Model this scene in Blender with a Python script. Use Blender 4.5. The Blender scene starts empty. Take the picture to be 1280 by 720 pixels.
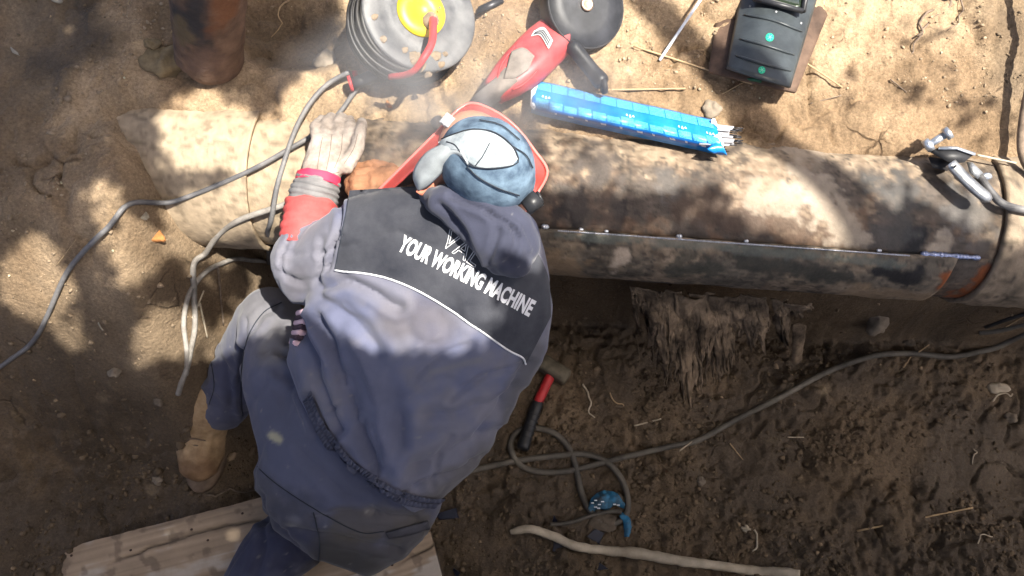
import bpy, bmesh, math, random
import numpy as np
from mathutils import Vector, Matrix
from mathutils.bvhtree import BVHTree

scene = bpy.context.scene
COL = scene.collection
rad = math.radians
rng = np.random.default_rng(7)
random.seed(7)

# ------------------------------------------------------------------ camera
FOC = 924.0                      # focal length in photo pixels (1280 wide)
TILT = rad(25)                   # tilt away from straight down
CAM = np.array([0.0, -0.571, 2.023])
RIGHT = np.array([1.0, 0, 0])
UPV = np.array([0, math.cos(TILT), math.sin(TILT)])
FWD = np.array([0, math.sin(TILT), -math.cos(TILT)])
cam = bpy.data.cameras.new("camera")
cam.sensor_width = 36.0
cam.lens = 36.0 * FOC / 1280.0
cam.clip_start = 0.02
cam.clip_end = 500
camo = bpy.data.objects.new("camera", cam)
camo.location = CAM
camo.rotation_euler = (TILT, 0, 0)
COL.objects.link(camo)
scene.camera = camo

# ------------------------------------------------------------------ light
SUN = np.array([0.38, -0.20, 0.90]); SUN /= np.linalg.norm(SUN)
world = bpy.data.worlds.new("World")
scene.world = world
world.use_nodes = True
wn = world.node_tree
sky = wn.nodes.new("ShaderNodeTexSky")
sky.sky_type = 'NISHITA'
sky.sun_disc = False
sky.air_density = 0.6
sky.dust_density = 6.0
sky.ozone_density = 0.2
sky.sun_elevation = math.asin(SUN[2])
sky.sun_rotation = math.atan2(SUN[0], SUN[1])
bg = wn.nodes["Background"]
wn.links.new(sky.outputs[0], bg.inputs[0])
bg.inputs[1].default_value = 0.138
sun = bpy.data.lights.new("sun", 'SUN')
sun.energy = 4.4
sun.angle = rad(0.53)
sun.color = (1.0, 0.95, 0.86)
suno = bpy.data.objects.new("sun", sun)
suno.rotation_euler = Vector(SUN).to_track_quat('Z', 'Y').to_euler()
suno.location = (4, 2, 8)
COL.objects.link(suno)
scene.view_settings.view_transform = 'Standard'
scene.view_settings.look = 'None'
scene.view_settings.exposure = 1.5
scene.view_settings.gamma = 1.0

# ------------------------------------------------------------------ helpers
def P(px, py, z):
    "the point at height z that stands on the sight line of a photo pixel"
    d = RIGHT * ((px - 640) / FOC) + UPV * (-(py - 360) / FOC) + FWD
    return CAM + d * ((z - CAM[2]) / d[2])

def ray(px, py):
    d = RIGHT * ((px - 640) / FOC) + UPV * (-(py - 360) / FOC) + FWD
    return d / np.linalg.norm(d)

def proj(v):
    v = np.asarray(v, float) - CAM
    dz = v @ FWD
    return np.stack([640 + FOC * (v @ RIGHT) / dz, 360 - FOC * (v @ UPV) / dz], -1)

def sstep(a, b, x):
    t = np.clip((np.asarray(x, float) - a) / (b - a), 0, 1)
    return t * t * (3 - 2 * t)

_perm = np.random.default_rng(3).permutation(256)
_perm = np.concatenate([_perm, _perm, _perm])
_grad = np.random.default_rng(4).normal(size=(256, 3))
_grad /= np.linalg.norm(_grad, axis=1)[:, None]

def perlin(x, y, z=0.0, f=1.0, seed=0):
    x = np.asarray(x, float) * f + seed * 17.31
    y = np.asarray(y, float) * f + seed * 5.77
    z = np.broadcast_to(np.asarray(z, float) * f + seed * 3.11, x.shape)
    xi = np.floor(x).astype(int); yi = np.floor(y).astype(int); zi = np.floor(z).astype(int)
    xf, yf, zf = x - xi, y - yi, z - zi
    u, v, w = [t * t * t * (t * (t * 6 - 15) + 10) for t in (xf, yf, zf)]
    out = 0
    for a in (0, 1):
        for b in (0, 1):
            for c in (0, 1):
                h = _perm[_perm[_perm[(xi + a) & 255] + ((yi + b) & 255)] + ((zi + c) & 255)]
                g = _grad[h]
                n = g[..., 0] * (xf - a) + g[..., 1] * (yf - b) + g[..., 2] * (zf - c)
                out = out + n * (u if a else 1 - u) * (v if b else 1 - v) * (w if c else 1 - w)
    return out * 1.5

def fbm(x, y, z=0.0, f=1.0, o=4, seed=0, gain=0.5):
    s, a = 0, 1.0
    for k in range(o):
        s = s + a * perlin(x, y, z, f, seed + k * 7)
        f *= 2.03; a *= gain
    return s

def worley(x, y, f, seed=0):
    "distance to the nearest of the jittered cell points, and that cell's random number"
    x = np.asarray(x, float) * f + seed * 13.7; y = np.asarray(y, float) * f + seed * 7.3
    xi = np.floor(x).astype(int); yi = np.floor(y).astype(int)
    best = np.full(x.shape, 9.0); cid = np.zeros(x.shape)
    for a in (-1, 0, 1):
        for b in (-1, 0, 1):
            h = _perm[_perm[(xi + a) & 255] + ((yi + b) & 255)]
            px = xi + a + .5 + .85 * (_perm[h] / 255. - .5); py = yi + b + .5 + .85 * (_perm[h + 91] / 255. - .5)
            d = np.hypot(x - px, y - py); m = d < best
            best = np.where(m, d, best); cid = np.where(m, _perm[h + 37] / 255., cid)
    return best, cid

def inpoly(px, py, poly):
    px = np.asarray(px); py = np.asarray(py)
    ins = np.zeros(px.shape, bool)
    n = len(poly)
    for i in range(n):
        x1, y1 = poly[i]; x2, y2 = poly[(i + 1) % n]
        if y1 == y2: continue
        c = (y1 > py) != (y2 > py)
        ins ^= c & (px < (x2 - x1) * (py - y1) / (y2 - y1) + x1)
    return ins

def segdist(px, py, line):
    "distance to a polyline"
    best = np.full(np.shape(px), 1e9)
    for (x1, y1), (x2, y2) in zip(line[:-1], line[1:]):
        dx, dy = x2 - x1, y2 - y1
        t = np.clip(((px - x1) * dx + (py - y1) * dy) / (dx * dx + dy * dy + 1e-12), 0, 1)
        best = np.minimum(best, np.hypot(px - x1 - t * dx, py - y1 - t * dy))
    return best

def spline(pts, n):
    "Catmull-Rom through the points, n samples"
    p = np.asarray(pts, float)
    if len(p) == 2:
        t = np.linspace(0, 1, n)[:, None]
        return p[0] * (1 - t) + p[1] * t
    q = np.vstack([2 * p[0] - p[1], p, 2 * p[-1] - p[-2]])
    seg = np.linalg.norm(np.diff(p, axis=0), axis=1) ** 0.5 + 1e-9
    cum = np.concatenate([[0], np.cumsum(seg ** 2)])
    s = np.linspace(0, cum[-1], n)
    i = np.clip(np.searchsorted(cum, s, side='right') - 1, 0, len(p) - 2)
    t = ((s - cum[i]) / (cum[i + 1] - cum[i]))[:, None]
    a, b, c, d = q[i], q[i + 1], q[i + 2], q[i + 3]
    return 0.5 * ((2 * b) + (-a + c) * t + (2 * a - 5 * b + 4 * c - d) * t ** 2 + (-a + 3 * b - 3 * c + d) * t ** 3)

# ------------------------------------------------------------------ objects
ORG = {}
def tag(o, label=None, cat=None, group=None, kind=None):
    if label: o['label'] = label
    if cat: o['category'] = cat
    if group: o['group'] = group
    if kind: o['kind'] = kind
    return o

def thing(name, label, cat, loc, group=None):
    o = bpy.data.objects.new(name, None)
    o.empty_display_size = 0.05
    COL.objects.link(o)
    o.location = loc
    ORG[o.name] = np.array(loc, float)
    return tag(o, label, cat, group)

def mesh_obj(name, verts, faces, mat, parent=None, smooth=True, col=None, label=None):
    v = np.asarray(verts, float)
    org = ORG[parent.name] if parent is not None else np.zeros(3)
    me = bpy.data.meshes.new(name)
    me.from_pydata((v - org).tolist(), [], [list(map(int, f)) for f in faces] if not isinstance(faces, list) else faces)
    me.polygons.foreach_set('use_smooth', [smooth] * len(me.polygons))
    if col is not None:
        c = np.ones((len(v), 4)); c[:, :3] = col
        at = me.attributes.new('Col', 'FLOAT_COLOR', 'POINT')
        at.data.foreach_set('color', c.ravel())
    me.update()
    if mat: me.materials.append(mat)
    o = bpy.data.objects.new(name, me)
    COL.objects.link(o)
    if parent is not None:
        o.parent = parent
        ORG[o.name] = org
    if label: o['label'] = label
    return o

def bake_org(o, loc):
    "put the origin of a one-mesh thing at its base"
    loc = np.asarray(loc, float)
    o.data.transform(Matrix.Translation(-Vector(loc)))
    o.location = loc
    return o

def merge(parts):
    V, F, k = [], [], 0
    for v, f in parts:
        V.append(np.asarray(v, float)); F += [[i + k for i in g] for g in f]; k += len(v)
    return np.vstack(V), F

def tube(pts, r, sides=8, caps=True, flat=1.0):
    p = np.asarray(pts, float); n = len(p)
    r = np.broadcast_to(np.asarray(r, float), (n,))
    t = np.gradient(p, axis=0); t /= np.linalg.norm(t, axis=1)[:, None] + 1e-12
    ref = np.array([0, 0, 1.0]) if abs(t[0][2]) < 0.9 else np.array([1.0, 0, 0])
    V = []
    u = np.cross(t[0], ref); u /= np.linalg.norm(u)
    for i in range(n):
        u = u - t[i] * (u @ t[i]); u /= np.linalg.norm(u) + 1e-12
        w = np.cross(t[i], u)
        a = np.arange(sides) / sides * 2 * math.pi
        V.append(p[i] + r[i] * (np.cos(a)[:, None] * u + flat * np.sin(a)[:, None] * w))
    V = np.vstack(V)
    F = [[i * sides + j, i * sides + (j + 1) % sides, (i + 1) * sides + (j + 1) % sides, (i + 1) * sides + j]
         for i in range(n - 1) for j in range(sides)]
    if caps:
        F.append(list(range(sides))[::-1]); F.append(list(range((n - 1) * sides, n * sides)))
    return V, F

def capsule(a, b, ra, rb, sides=14):
    a = np.asarray(a, float); b = np.asarray(b, float)
    L = np.linalg.norm(b - a) + 1e-9; d = (b - a) / L
    pts, rs = [], []
    for k in (-80, -55, -30, 0):
        pts.append(a + d * ra * math.sin(rad(k))); rs.append(ra * math.cos(rad(k)))
    for k in (0, 30, 55, 80):
        pts.append(b + d * rb * math.sin(rad(k))); rs.append(rb * math.cos(rad(k)))
    return tube(pts, rs, sides)

def chain(pr):
    return [capsule(pr[i][0], pr[i + 1][0], pr[i][1], pr[i + 1][1]) for i in range(len(pr) - 1)]

def ellipsoid(c, ax, n=14, m=20):
    "ax: three half axes as vectors"
    c = np.asarray(c, float); A = np.asarray(ax, float)
    th = np.linspace(0.02, math.pi - 0.02, n); ph = np.arange(m) / m * 2 * math.pi
    V = [c + A[0] * math.sin(t) * math.cos(q) + A[1] * math.sin(t) * math.sin(q) + A[2] * math.cos(t) for t in th for q in ph]
    F = [[i * m + j, (i + 1) * m + j, (i + 1) * m + (j + 1) % m, i * m + (j + 1) % m] for i in range(n - 1) for j in range(m)]
    F.append(list(range(m))); F.append(list(range((n - 1) * m, n * m))[::-1])
    return np.array(V), F

def loft(rings, caps=True):
    n, m = len(rings), len(rings[0])
    V = np.vstack(rings)
    F = [[i * m + j, i * m + (j + 1) % m, (i + 1) * m + (j + 1) % m, (i + 1) * m + j] for i in range(n - 1) for j in range(m)]
    if caps:
        F.append(list(range(m))[::-1]); F.append(list(range((n - 1) * m, n * m)))
    return V, F

def box(c, ux, uy, uz, bev=0.15):
    "a bevelled box: centre and three half-axis vectors"
    c, ux, uy, uz = [np.asarray(q, float) for q in (c, ux, uy, uz)]
    lx, ly, lz = [np.linalg.norm(q) for q in (ux, uy, uz)]
    b = bev * min(lx, ly, lz)
    def ring(k, s):
        a, d = 1 - s / lx, 1 - s / ly
        e, g = b / lx, b / ly
        pts = [(a, d - g), (a - e, d), (-a + e, d), (-a, d - g), (-a, -d + g), (-a + e, -d), (a - e, -d), (a, -d + g)]
        return np.array([c + ux * p + uy * q + uz * k for p, q in pts])
    return loft([ring(-1, b), ring(-1 + b / lz, 0), ring(1 - b / lz, 0), ring(1, b)])

def remesh(parts, voxel, smooth=6, fac=0.5):
    V, F = merge(parts)
    me = bpy.data.meshes.new('tmp'); me.from_pydata(V.tolist(), [], F)
    bm = bmesh.new(); bm.from_mesh(me); bmesh.ops.recalc_face_normals(bm, faces=bm.faces); bm.to_mesh(me); bm.free()
    o = bpy.data.objects.new('tmp', me); COL.objects.link(o)
    m = o.modifiers.new('r', 'REMESH'); m.mode = 'VOXEL'; m.voxel_size = voxel; m.adaptivity = 0
    if smooth:
        s = o.modifiers.new('s', 'SMOOTH'); s.iterations = smooth; s.factor = fac
    dg = bpy.context.evaluated_depsgraph_get()
    ev = o.evaluated_get(dg); em = ev.to_mesh()
    n = len(em.vertices)
    co = np.empty(n * 3); em.vertices.foreach_get('co', co)
    no = np.empty(n * 3); em.vertices.foreach_get('normal', no)
    F2 = [list(p.vertices) for p in em.polygons]
    ev.to_mesh_clear()
    bpy.data.objects.remove(o); bpy.data.meshes.remove(me)
    return co.reshape(-1, 3), F2, no.reshape(-1, 3)

def vnormals(V, F):
    me = bpy.data.meshes.new('t'); me.from_pydata(np.asarray(V).tolist(), [], F); me.update()
    no = np.empty(len(V) * 3); me.vertices.foreach_get('normal', no)
    bpy.data.meshes.remove(me)
    return no.reshape(-1, 3)

def bvh(V, F):
    return BVHTree.FromPolygons([tuple(v) for v in V], F)

def hit(b, px, py):
    loc, nor, i, d = b.ray_cast(Vector(CAM), Vector(ray(px, py)))
    if loc is None: return None, None
    n = np.array(nor); r = ray(px, py)
    if n @ r > 0: n = -n
    return np.array(loc), n

def patch_on(b, A, B, nu, nv, off, fallback=None, thick=None):
    "a strip of cloth or print laid on a surface between two outlines"
    a = spline(A, nu); c = spline(B, nu)
    V = np.zeros((nu * nv, 3)); last = None; lastn = -FWD
    D = np.zeros(nu * nv); pix = np.zeros((nu * nv, 2)); ok = np.zeros(nu * nv, bool)
    for i in range(nu):
        for j in range(nv):
            t = j / (nv - 1)
            q = a[i] * (1 - t) + c[i] * t
            k = i * nv + j
            pix[k] = q
            h, n = hit(b, *q)
            if h is not None:
                o = off(i / (nu - 1), t) if callable(off) else off
                V[k] = h + n * o; ok[k] = True
    if not ok.all():
        good = np.where(ok)[0]
        for k in np.where(~ok)[0]:
            g = good[np.argmin(((pix[good] - pix[k]) ** 2).sum(1))]
            dist = (V[g] - CAM) @ FWD
            r = ray(*pix[k]); V[k] = CAM + r * dist / (r @ FWD)
    F = [[i * nv + j, (i + 1) * nv + j, (i + 1) * nv + j + 1, i * nv + j + 1] for i in range(nu - 1) for j in range(nv - 1)]
    return V, F

def line_on(b, pts, n, off):
    s = spline(pts, n); out = []
    for q in s:
        h, nn = hit(b, *q)
        if h is not None: out.append(h + nn * off)
    return np.array(out)

def shell(V, F, t):
    "give a sheet thickness t along its normals"
    no = vnormals(V, F)
    n = len(V)
    W = np.vstack([V + no * t * 0.5, V - no * t * 0.5])
    G = [list(f) for f in F] + [[i + n for i in f][::-1] for f in F]
    cnt = {}
    for f in F:
        for i in range(len(f)):
            e = (f[i], f[(i + 1) % len(f)]); cnt[e] = 1
    for (p, q) in list(cnt):
        if (q, p) not in cnt: G.append([q, p, p + n, q + n])
    return W, G

# ------------------------------------------------------------------ materials
def mat(name, color, rough=0.7, var=0.25, scale=12.0, metallic=0.0, bump=0.25, bscale=80.0, bdist=0.002,
        color2=None, attr=False, spec=0.4, coat=0.0, sheen=0.0, detail=6.0, wrinkle=0.0, stretch=None, alpha=None, trans=0.0):
    m = bpy.data.materials.new(name); m.use_nodes = True
    nt = m.node_tree; N = nt.nodes; L = nt.links
    b = N['Principled BSDF']
    tc = N.new('ShaderNodeTexCoord')
    src = tc.outputs['Object']
    if stretch:
        mp = N.new('ShaderNodeMapping'); mp.inputs['Scale'].default_value = stretch
        if len(stretch) == 3: L.new(src, mp.inputs['Vector']); src = mp.outputs['Vector']
    nz = N.new('ShaderNodeTexNoise'); nz.inputs['Scale'].default_value = scale
    nz.inputs['Detail'].default_value = detail; nz.inputs['Roughness'].default_value = 0.65
    L.new(src, nz.inputs['Vector'])
    rp = N.new('ShaderNodeValToRGB')
    c2 = color2 if color2 else tuple(min(1, c * (1 + var)) for c in color)
    c1 = tuple(c * (1 - var) for c in color)
    rp.color_ramp.elements[0].position = 0.32; rp.color_ramp.elements[1].position = 0.68
    rp.color_ramp.elements[0].color = (*c1, 1); rp.color_ramp.elements[1].color = (*c2, 1)
    L.new(nz.outputs['Fac'], rp.inputs['Fac'])
    out = rp.outputs['Color']
    if attr:
        at = N.new('ShaderNodeAttribute'); at.attribute_name = 'Col'
        mx = N.new('ShaderNodeMix'); mx.data_type = 'RGBA'; mx.blend_type = 'MULTIPLY'; mx.inputs[0].default_value = 1
        L.new(out, mx.inputs[6]); L.new(at.outputs['Color'], mx.inputs[7]); out = mx.outputs[2]
    L.new(out, b.inputs['Base Color'])
    b.inputs['Roughness'].default_value = rough
    b.inputs['Metallic'].default_value = metallic
    b.inputs['Specular IOR Level'].default_value = spec
    b.inputs['Coat Weight'].default_value = coat
    b.inputs['Sheen Weight'].default_value = sheen
    if trans: b.inputs['Transmission Weight'].default_value = trans
    if alpha is not None: b.inputs['Alpha'].default_value = alpha
    if bump:
        n2 = N.new('ShaderNodeTexNoise'); n2.inputs['Scale'].default_value = bscale; n2.inputs['Detail'].default_value = 5
        L.new(src, n2.inputs['Vector'])
        bp = N.new('ShaderNodeBump'); bp.inputs['Strength'].default_value = bump; bp.inputs['Distance'].default_value = bdist
        L.new(n2.outputs['Fac'], bp.inputs['Height']); L.new(bp.outputs['Normal'], b.inputs['Normal'])
        if wrinkle:
            n3 = N.new('ShaderNodeTexNoise'); n3.inputs['Scale'].default_value = 9; n3.inputs['Detail'].default_value = 3; n3.inputs['Distortion'].default_value = 1.2
            n3.noise_type = 'RIDGED_MULTIFRACTAL'; L.new(src, n3.inputs['Vector'])
            b3 = N.new('ShaderNodeBump'); b3.inputs['Strength'].default_value = wrinkle; b3.inputs['Distance'].default_value = 0.008
            L.new(n3.outputs['Fac'], b3.inputs['Height']); L.new(b3.outputs['Normal'], bp.inputs['Normal'])
    return m

WHITE = (1, 1, 1)
M = {}
def ground_material():
    m = bpy.data.materials.new('soil'); m.use_nodes = True
    nt = m.node_tree; N = nt.nodes; L = nt.links; b = N['Principled BSDF']
    tc = N.new('ShaderNodeTexCoord'); src = tc.outputs['Object']
    at = N.new('ShaderNodeAttribute'); at.attribute_name = 'Col'
    def noise(s, d=6, r=0.6):
        n = N.new('ShaderNodeTexNoise'); n.inputs['Scale'].default_value = s; n.inputs['Detail'].default_value = d
        n.inputs['Roughness'].default_value = r; L.new(src, n.inputs['Vector']); return n.outputs['Fac']
    def ramp(f, a, c, p0=0.3, p1=0.7):
        r = N.new('ShaderNodeValToRGB'); e = r.color_ramp.elements
        e[0].position = p0; e[1].position = p1; e[0].color = (*a, 1); e[1].color = (*c, 1)
        L.new(f, r.inputs['Fac']); return r.outputs['Color']
    def mul(x, y):
        k = N.new('ShaderNodeMix'); k.data_type = 'RGBA'; k.blend_type = 'MULTIPLY'; k.inputs[0].default_value = 1
        L.new(x, k.inputs[6]); L.new(y, k.inputs[7]); return k.outputs[2]
    c = mul(at.outputs['Color'], ramp(noise(9), (0.72, 0.7, 0.66), (1.18, 1.17, 1.15)))
    c = mul(c, ramp(noise(160, 4, 0.75), (0.6, 0.58, 0.56), (1.3, 1.28, 1.25), 0.3, 0.72))
    # pale grit
    v = N.new('ShaderNodeTexVoronoi'); v.inputs['Scale'].default_value = 130; L.new(src, v.inputs['Vector'])
    c = mul(c, ramp(v.outputs['Distance'], (1.5, 1.45, 1.4), (1, 1, 1), 0.06, 0.14))
    # drying cracks: noise-warped cell borders, only in some patches
    wz = N.new('ShaderNodeTexNoise'); wz.inputs['Scale'].default_value = 14; wz.inputs['Detail'].default_value = 4; L.new(src, wz.inputs['Vector'])
    ad = N.new('ShaderNodeVectorMath'); ad.operation = 'MULTIPLY_ADD'; ad.inputs[1].default_value = (0.05, 0.05, 0.05)
    L.new(wz.outputs['Color'], ad.inputs[0]); L.new(src, ad.inputs[2])
    cr = N.new('ShaderNodeTexVoronoi'); cr.feature = 'DISTANCE_TO_EDGE'; cr.inputs['Scale'].default_value = 13; L.new(ad.outputs[0], cr.inputs['Vector'])
    crk = ramp(cr.outputs['Distance'], (0, 0, 0), (1, 1, 1), 0.0, 0.05)
    msk = ramp(noise(5, 3), (0, 0, 0), (1, 1, 1), 0.60, 0.70)
    mx = N.new('ShaderNodeMix'); mx.data_type = 'RGBA'; L.new(msk, mx.inputs[0]); mx.inputs[6].default_value = (1, 1, 1, 1); L.new(crk, mx.inputs[7])
    dk = N.new('ShaderNodeMix'); dk.data_type = 'RGBA'; L.new(mx.outputs[2], dk.inputs[0]); dk.inputs[6].default_value = (0.55, 0.5, 0.45, 1); dk.inputs[7].default_value = (1, 1, 1, 1)
    c = mul(c, dk.outputs[2])
    L.new(c, b.inputs['Base Color'])
    mr = N.new('ShaderNodeMapRange'); L.new(at.outputs['Fac'], mr.inputs[0])
    mr.inputs[1].default_value = .07; mr.inputs[2].default_value = .2; mr.inputs[3].default_value = .52; mr.inputs[4].default_value = .95
    L.new(mr.outputs[0], b.inputs['Roughness'])
    b.inputs['Specular IOR Level'].default_value = 0.4
    def bumpn(h, s, d, prev=None):
        q = N.new('ShaderNodeBump'); q.inputs['Strength'].default_value = s; q.inputs['Distance'].default_value = d
        L.new(h, q.inputs['Height'])
        if prev: L.new(prev, q.inputs['Normal'])
        return q.outputs['Normal']
    n = bumpn(noise(45, 8, 0.7), 0.8, 0.012)
    n = bumpn(noise(260, 4, 0.7), 0.6, 0.003, n)
    n = bumpn(mx.outputs[2], 0.8, 0.006, n)
    L.new(n, b.inputs['Normal'])
    return m
M['soil'] = ground_material()
M['crumb'] = mat('dry_crumbs', (1, 1, 1), 0.95, 0.3, 60, attr=True, bump=0.5, bscale=200)
# ------------------------------------------------------------------ the trench
PZ, PR = 0.62, 0.158
AX0 = P(340, 221, PZ); AX1 = P(1190, 280, PZ)
ADIR = (AX1 - AX0) / np.linalg.norm(AX1 - AX0)
ANRM = np.array([-ADIR[1], ADIR[0], 0])           # towards the bank behind the pipe

def sd(x, y):
    rx, ry = x - AX0[0], y - AX0[1]
    return rx * ADIR[0] + ry * ADIR[1], rx * ANRM[0] + ry * ANRM[1]

S_LEFT = sd(*P(185, 300, 0.6)[:2])[0]             # where the pipe goes into the end slope
HOLLOW = P(360, 25, .85)[:2]
def soil_height(x, y):
    s, d = sd(x, y)
    wl = 1 - sstep(S_LEFT - 0.03, S_LEFT + 0.2, s + 0.10 * perlin(x, y, 0, 4, 5))
    wob = 0.02 * perlin(x, y, 0, 5, 11)
    edge = 0.03 + wob
    # bank behind the pipe
    bank = 0.765 + 0.30 * np.maximum(d - edge, 0) + 0.02 * fbm(x, y, 0, 3.0, 3, 2)
    bank = bank + 0.10 * sstep(0.85, 1.5, x) * sstep(0.0, 0.3, d)
    bank = np.minimum(bank, 1.05 + 0.03 * fbm(x, y, 0, 1.0, 3, 4))
    # trench floor
    flo = 0.035 * fbm(x, y, 0, 2.2, 3, 8) + 0.10 * sstep(0.6, 1.5, x) * sstep(-0.35, 0.1, d)
    wall = sstep(-0.05, 0.06, d + 0.8 * wob)
    z = flo * (1 - wall) + bank * wall
    # end slope on the left: one smooth fall from the bank to the floor
    fl = sstep(-0.68, -0.155, d + 0.5 * wob)
    z2 = (flo + 0.06) * (1 - fl) + (bank + 0.05) * fl
    z2 = z2 + 0.20 * sstep(0.05, 0.7, S_LEFT - s) * (1 - 0.5 * fl)
    z = z * (1 - wl) + z2 * wl
    # where the pipe goes in, soil covers it
    # south side of the trench
    so = sstep(-0.72, -1.15, y + 0.05 * fbm(x, y, 0, 3, 3, 21))
    z = z * (1 - so) + (1.0 + 0.03 * fbm(x, y, 0, 1.0, 3, 14)) * so
    hx, hy = HOLLOW
    z = z - .06 * (1 - sstep(.03, .12, np.hypot((x - hx) * .7, y - hy) + .02 * perlin(x, y, 0, 9, 2)))
    far = sstep(3, 6, np.hypot(x, y))
    return z * (1 - far) + (1.03 + 0.05 * fbm(x, y, 0, .4, 3, 3)) * far

def soil_mud_shade(x, y):
    "0 dry sand, 1 damp dark soil; also darkens shaded soil"
    s, d = sd(x, y)
    n = fbm(x, y, 0, 3.5, 4, 31)
    wl = 1 - sstep(S_LEFT - 0.05, S_LEFT + 0.25, s + 0.1 * n)
    m = 1 - sstep(-0.01, 0.06, d + 0.04 * n)
    ml = 1 - sstep(-0.50, -0.20, d + 0.10 * n)
    m = m * (1 - wl) + ml * wl
    # soil painted darker at far left corner and by post to deepen shade
    m = np.maximum(m, 0.75 * sstep(0.42, 0.62, d + 0.16 * n - 0.10 * (x + 0.9)) * (1 - sstep(-0.55, -0.35, x + .1 * n)))
    m = np.maximum(m, 0.7 * sstep(0.98, 1.08, x + 0.10 * n) * sstep(0.1, 0.2, d) * (1 - sstep(0.34, 0.42, d)))
    lf = 1.2 * (1 - sstep(S_LEFT - .10, S_LEFT + .02, s + .16 * n)) * (.75 + .5 * n) * (.40 + .75 * sstep(-.02, .18, d + .08 * n))  # shade of the upper-left slope deepened in colour, sun-patch area paler
    m = np.maximum(m, lf)
    hx, hy = P(365, 25, .85)[:2]
    m = np.maximum(m, 0.8 * (1 - sstep(.05, .11, np.hypot((x - hx) * .7, y - hy) + .03 * n)))  # dark recess left of the reel put into the soil colour
    return np.clip(m, 0, 1)

def axis_grid(lo, hi, step, far):
    core = np.arange(lo, hi + 1e-9, step)
    ext = []; q = step; p = 0
    while p < far:
        q *= 1.18; p += q; ext.append(p)
    ext = np.array(ext)
    return np.concatenate([lo - ext[::-1], core, hi + ext])

gx = axis_grid(-1.45, 1.5, 0.0052, 60)
gy = axis_grid(-0.56, 1.0, 0.0052, 60)
GX, GY = np.meshgrid(gx, gy)
GZ = soil_height(GX, GY)
mud = soil_mud_shade(GX, GY)
near = (1 - sstep(2.0, 4.0, np.hypot(GX, GY)))
det = 0.011 * fbm(GX, GY, 0, 11, 3, 41)
bil = np.abs(perlin(GX, GY, 0, 24, 51)) + 0.6 * np.abs(perlin(GX, GY, 0, 52, 52))
clod = (0.009 + 0.013 * mud) * (bil - 0.3) * sstep(-0.25, 0.35, fbm(GX, GY, 0, 4, 3, 61))
fine = 0.0022 * fbm(GX, GY, 0, 75, 2, 71)
rid = 1 - np.abs(fbm(GX, GY, 0, 7, 3, 81)) * 9
crack = -0.014 * np.clip(rid, 0, 1) * sstep(0.05, 0.3, fbm(GX, GY, 0, 3, 2, 91) + 0.1)
w1, c1 = worley(GX + .01 * perlin(GX, GY, 0, 30, 5), GY + .01 * perlin(GX, GY, 0, 30, 6), 42, 1)
w2, c2 = worley(GX, GY, 85, 2)
w3, c3 = worley(GX + .02 * perlin(GX, GY, 0, 14, 7), GY + .02 * perlin(GX, GY, 0, 14, 8), 17, 3)
lump = .010 * (.5 - w1) * (c1 > .35) * (.4 + c1) + .0045 * (.5 - w2) * (c2 > .3) + .012 * (.55 - w3) * (c3 > .5)
lump = lump * (.22 + .78 * sstep(-.2, .3, fbm(GX, GY, 0, 4.5, 3, 63))) * (.75 + .5 * mud)
GZ = GZ + near * (det + clod + fine + crack + lump)
V = np.stack([GX.ravel(), GY.ravel(), GZ.ravel()], 1)
ny, nx = GX.shape
ii = (np.arange(ny - 1)[:, None] * nx + np.arange(nx - 1)[None, :]).ravel()
Fq = np.stack([ii, ii + 1, ii + nx + 1, ii + nx], 1)
cn = fbm(GX, GY, 0, 2.6, 4, 101)[..., None]
cn2 = fbm(GX, GY, 0, 16, 3, 111)[..., None]
SAND = np.array([0.425, 0.318, 0.208]); SAND2 = np.array([0.275, 0.192, 0.118])
MUD = np.array([0.100, 0.075, 0.051]); MUD2 = np.array([0.155, 0.112, 0.070])
sandc = SAND + (SAND2 - SAND) * sstep(-0.3, 0.5, cn + 0.4 * cn2)
mudc = MUD + (MUD2 - MUD) * sstep(-0.25, 0.35, cn + 0.3 * cn2)
GC = sandc * (1 - mud[..., None]) + mudc * mud[..., None]
me = bpy.data.meshes.new('ground')
me.vertices.add(len(V)); me.vertices.foreach_set('co', V.ravel())
me.loops.add(len(Fq) * 4); me.loops.foreach_set('vertex_index', Fq.ravel().astype(np.int32))
me.polygons.add(len(Fq)); me.polygons.foreach_set('loop_start', (np.arange(len(Fq)) * 4).astype(np.int32))
me.polygons.foreach_set('use_smooth', np.ones(len(Fq), bool))
cc = np.ones((len(V), 4)); cc[:, :3] = GC.reshape(-1, 3)
me.attributes.new('Col', 'FLOAT_COLOR', 'POINT').data.foreach_set('color', cc.ravel())
me.update(calc_edges=True); me.validate()
me.materials.append(M['soil'])
ground = bpy.data.objects.new('ground', me); COL.objects.link(ground)
tag(ground, kind='structure')

def gz(x, y):
    "height of the soil sheet (bilinear)"
    x = np.asarray(x, float); y = np.asarray(y, float)
    i = np.clip(np.searchsorted(gx, x) - 1, 0, nx - 2); j = np.clip(np.searchsorted(gy, y) - 1, 0, ny - 2)
    u = (x - gx[i]) / (gx[i + 1] - gx[i]); v = (y - gy[j]) / (gy[j + 1] - gy[j])
    return (GZ[j, i] * (1 - u) * (1 - v) + GZ[j, i + 1] * u * (1 - v) + GZ[j + 1, i] * (1 - u) * v + GZ[j + 1, i + 1] * u * v)

def top(x, y):
    "height of whatever lies uppermost: soil or pipe"
    s, d = sd(x, y)
    pz = np.where(np.abs(d) < PR, PZ + np.sqrt(np.maximum(PR ** 2 - d ** 2, 0)), -9)
    pz = np.where(s < S_LEFT - 0.02, -9, pz)
    return np.maximum(gz(x, y), pz)

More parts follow.
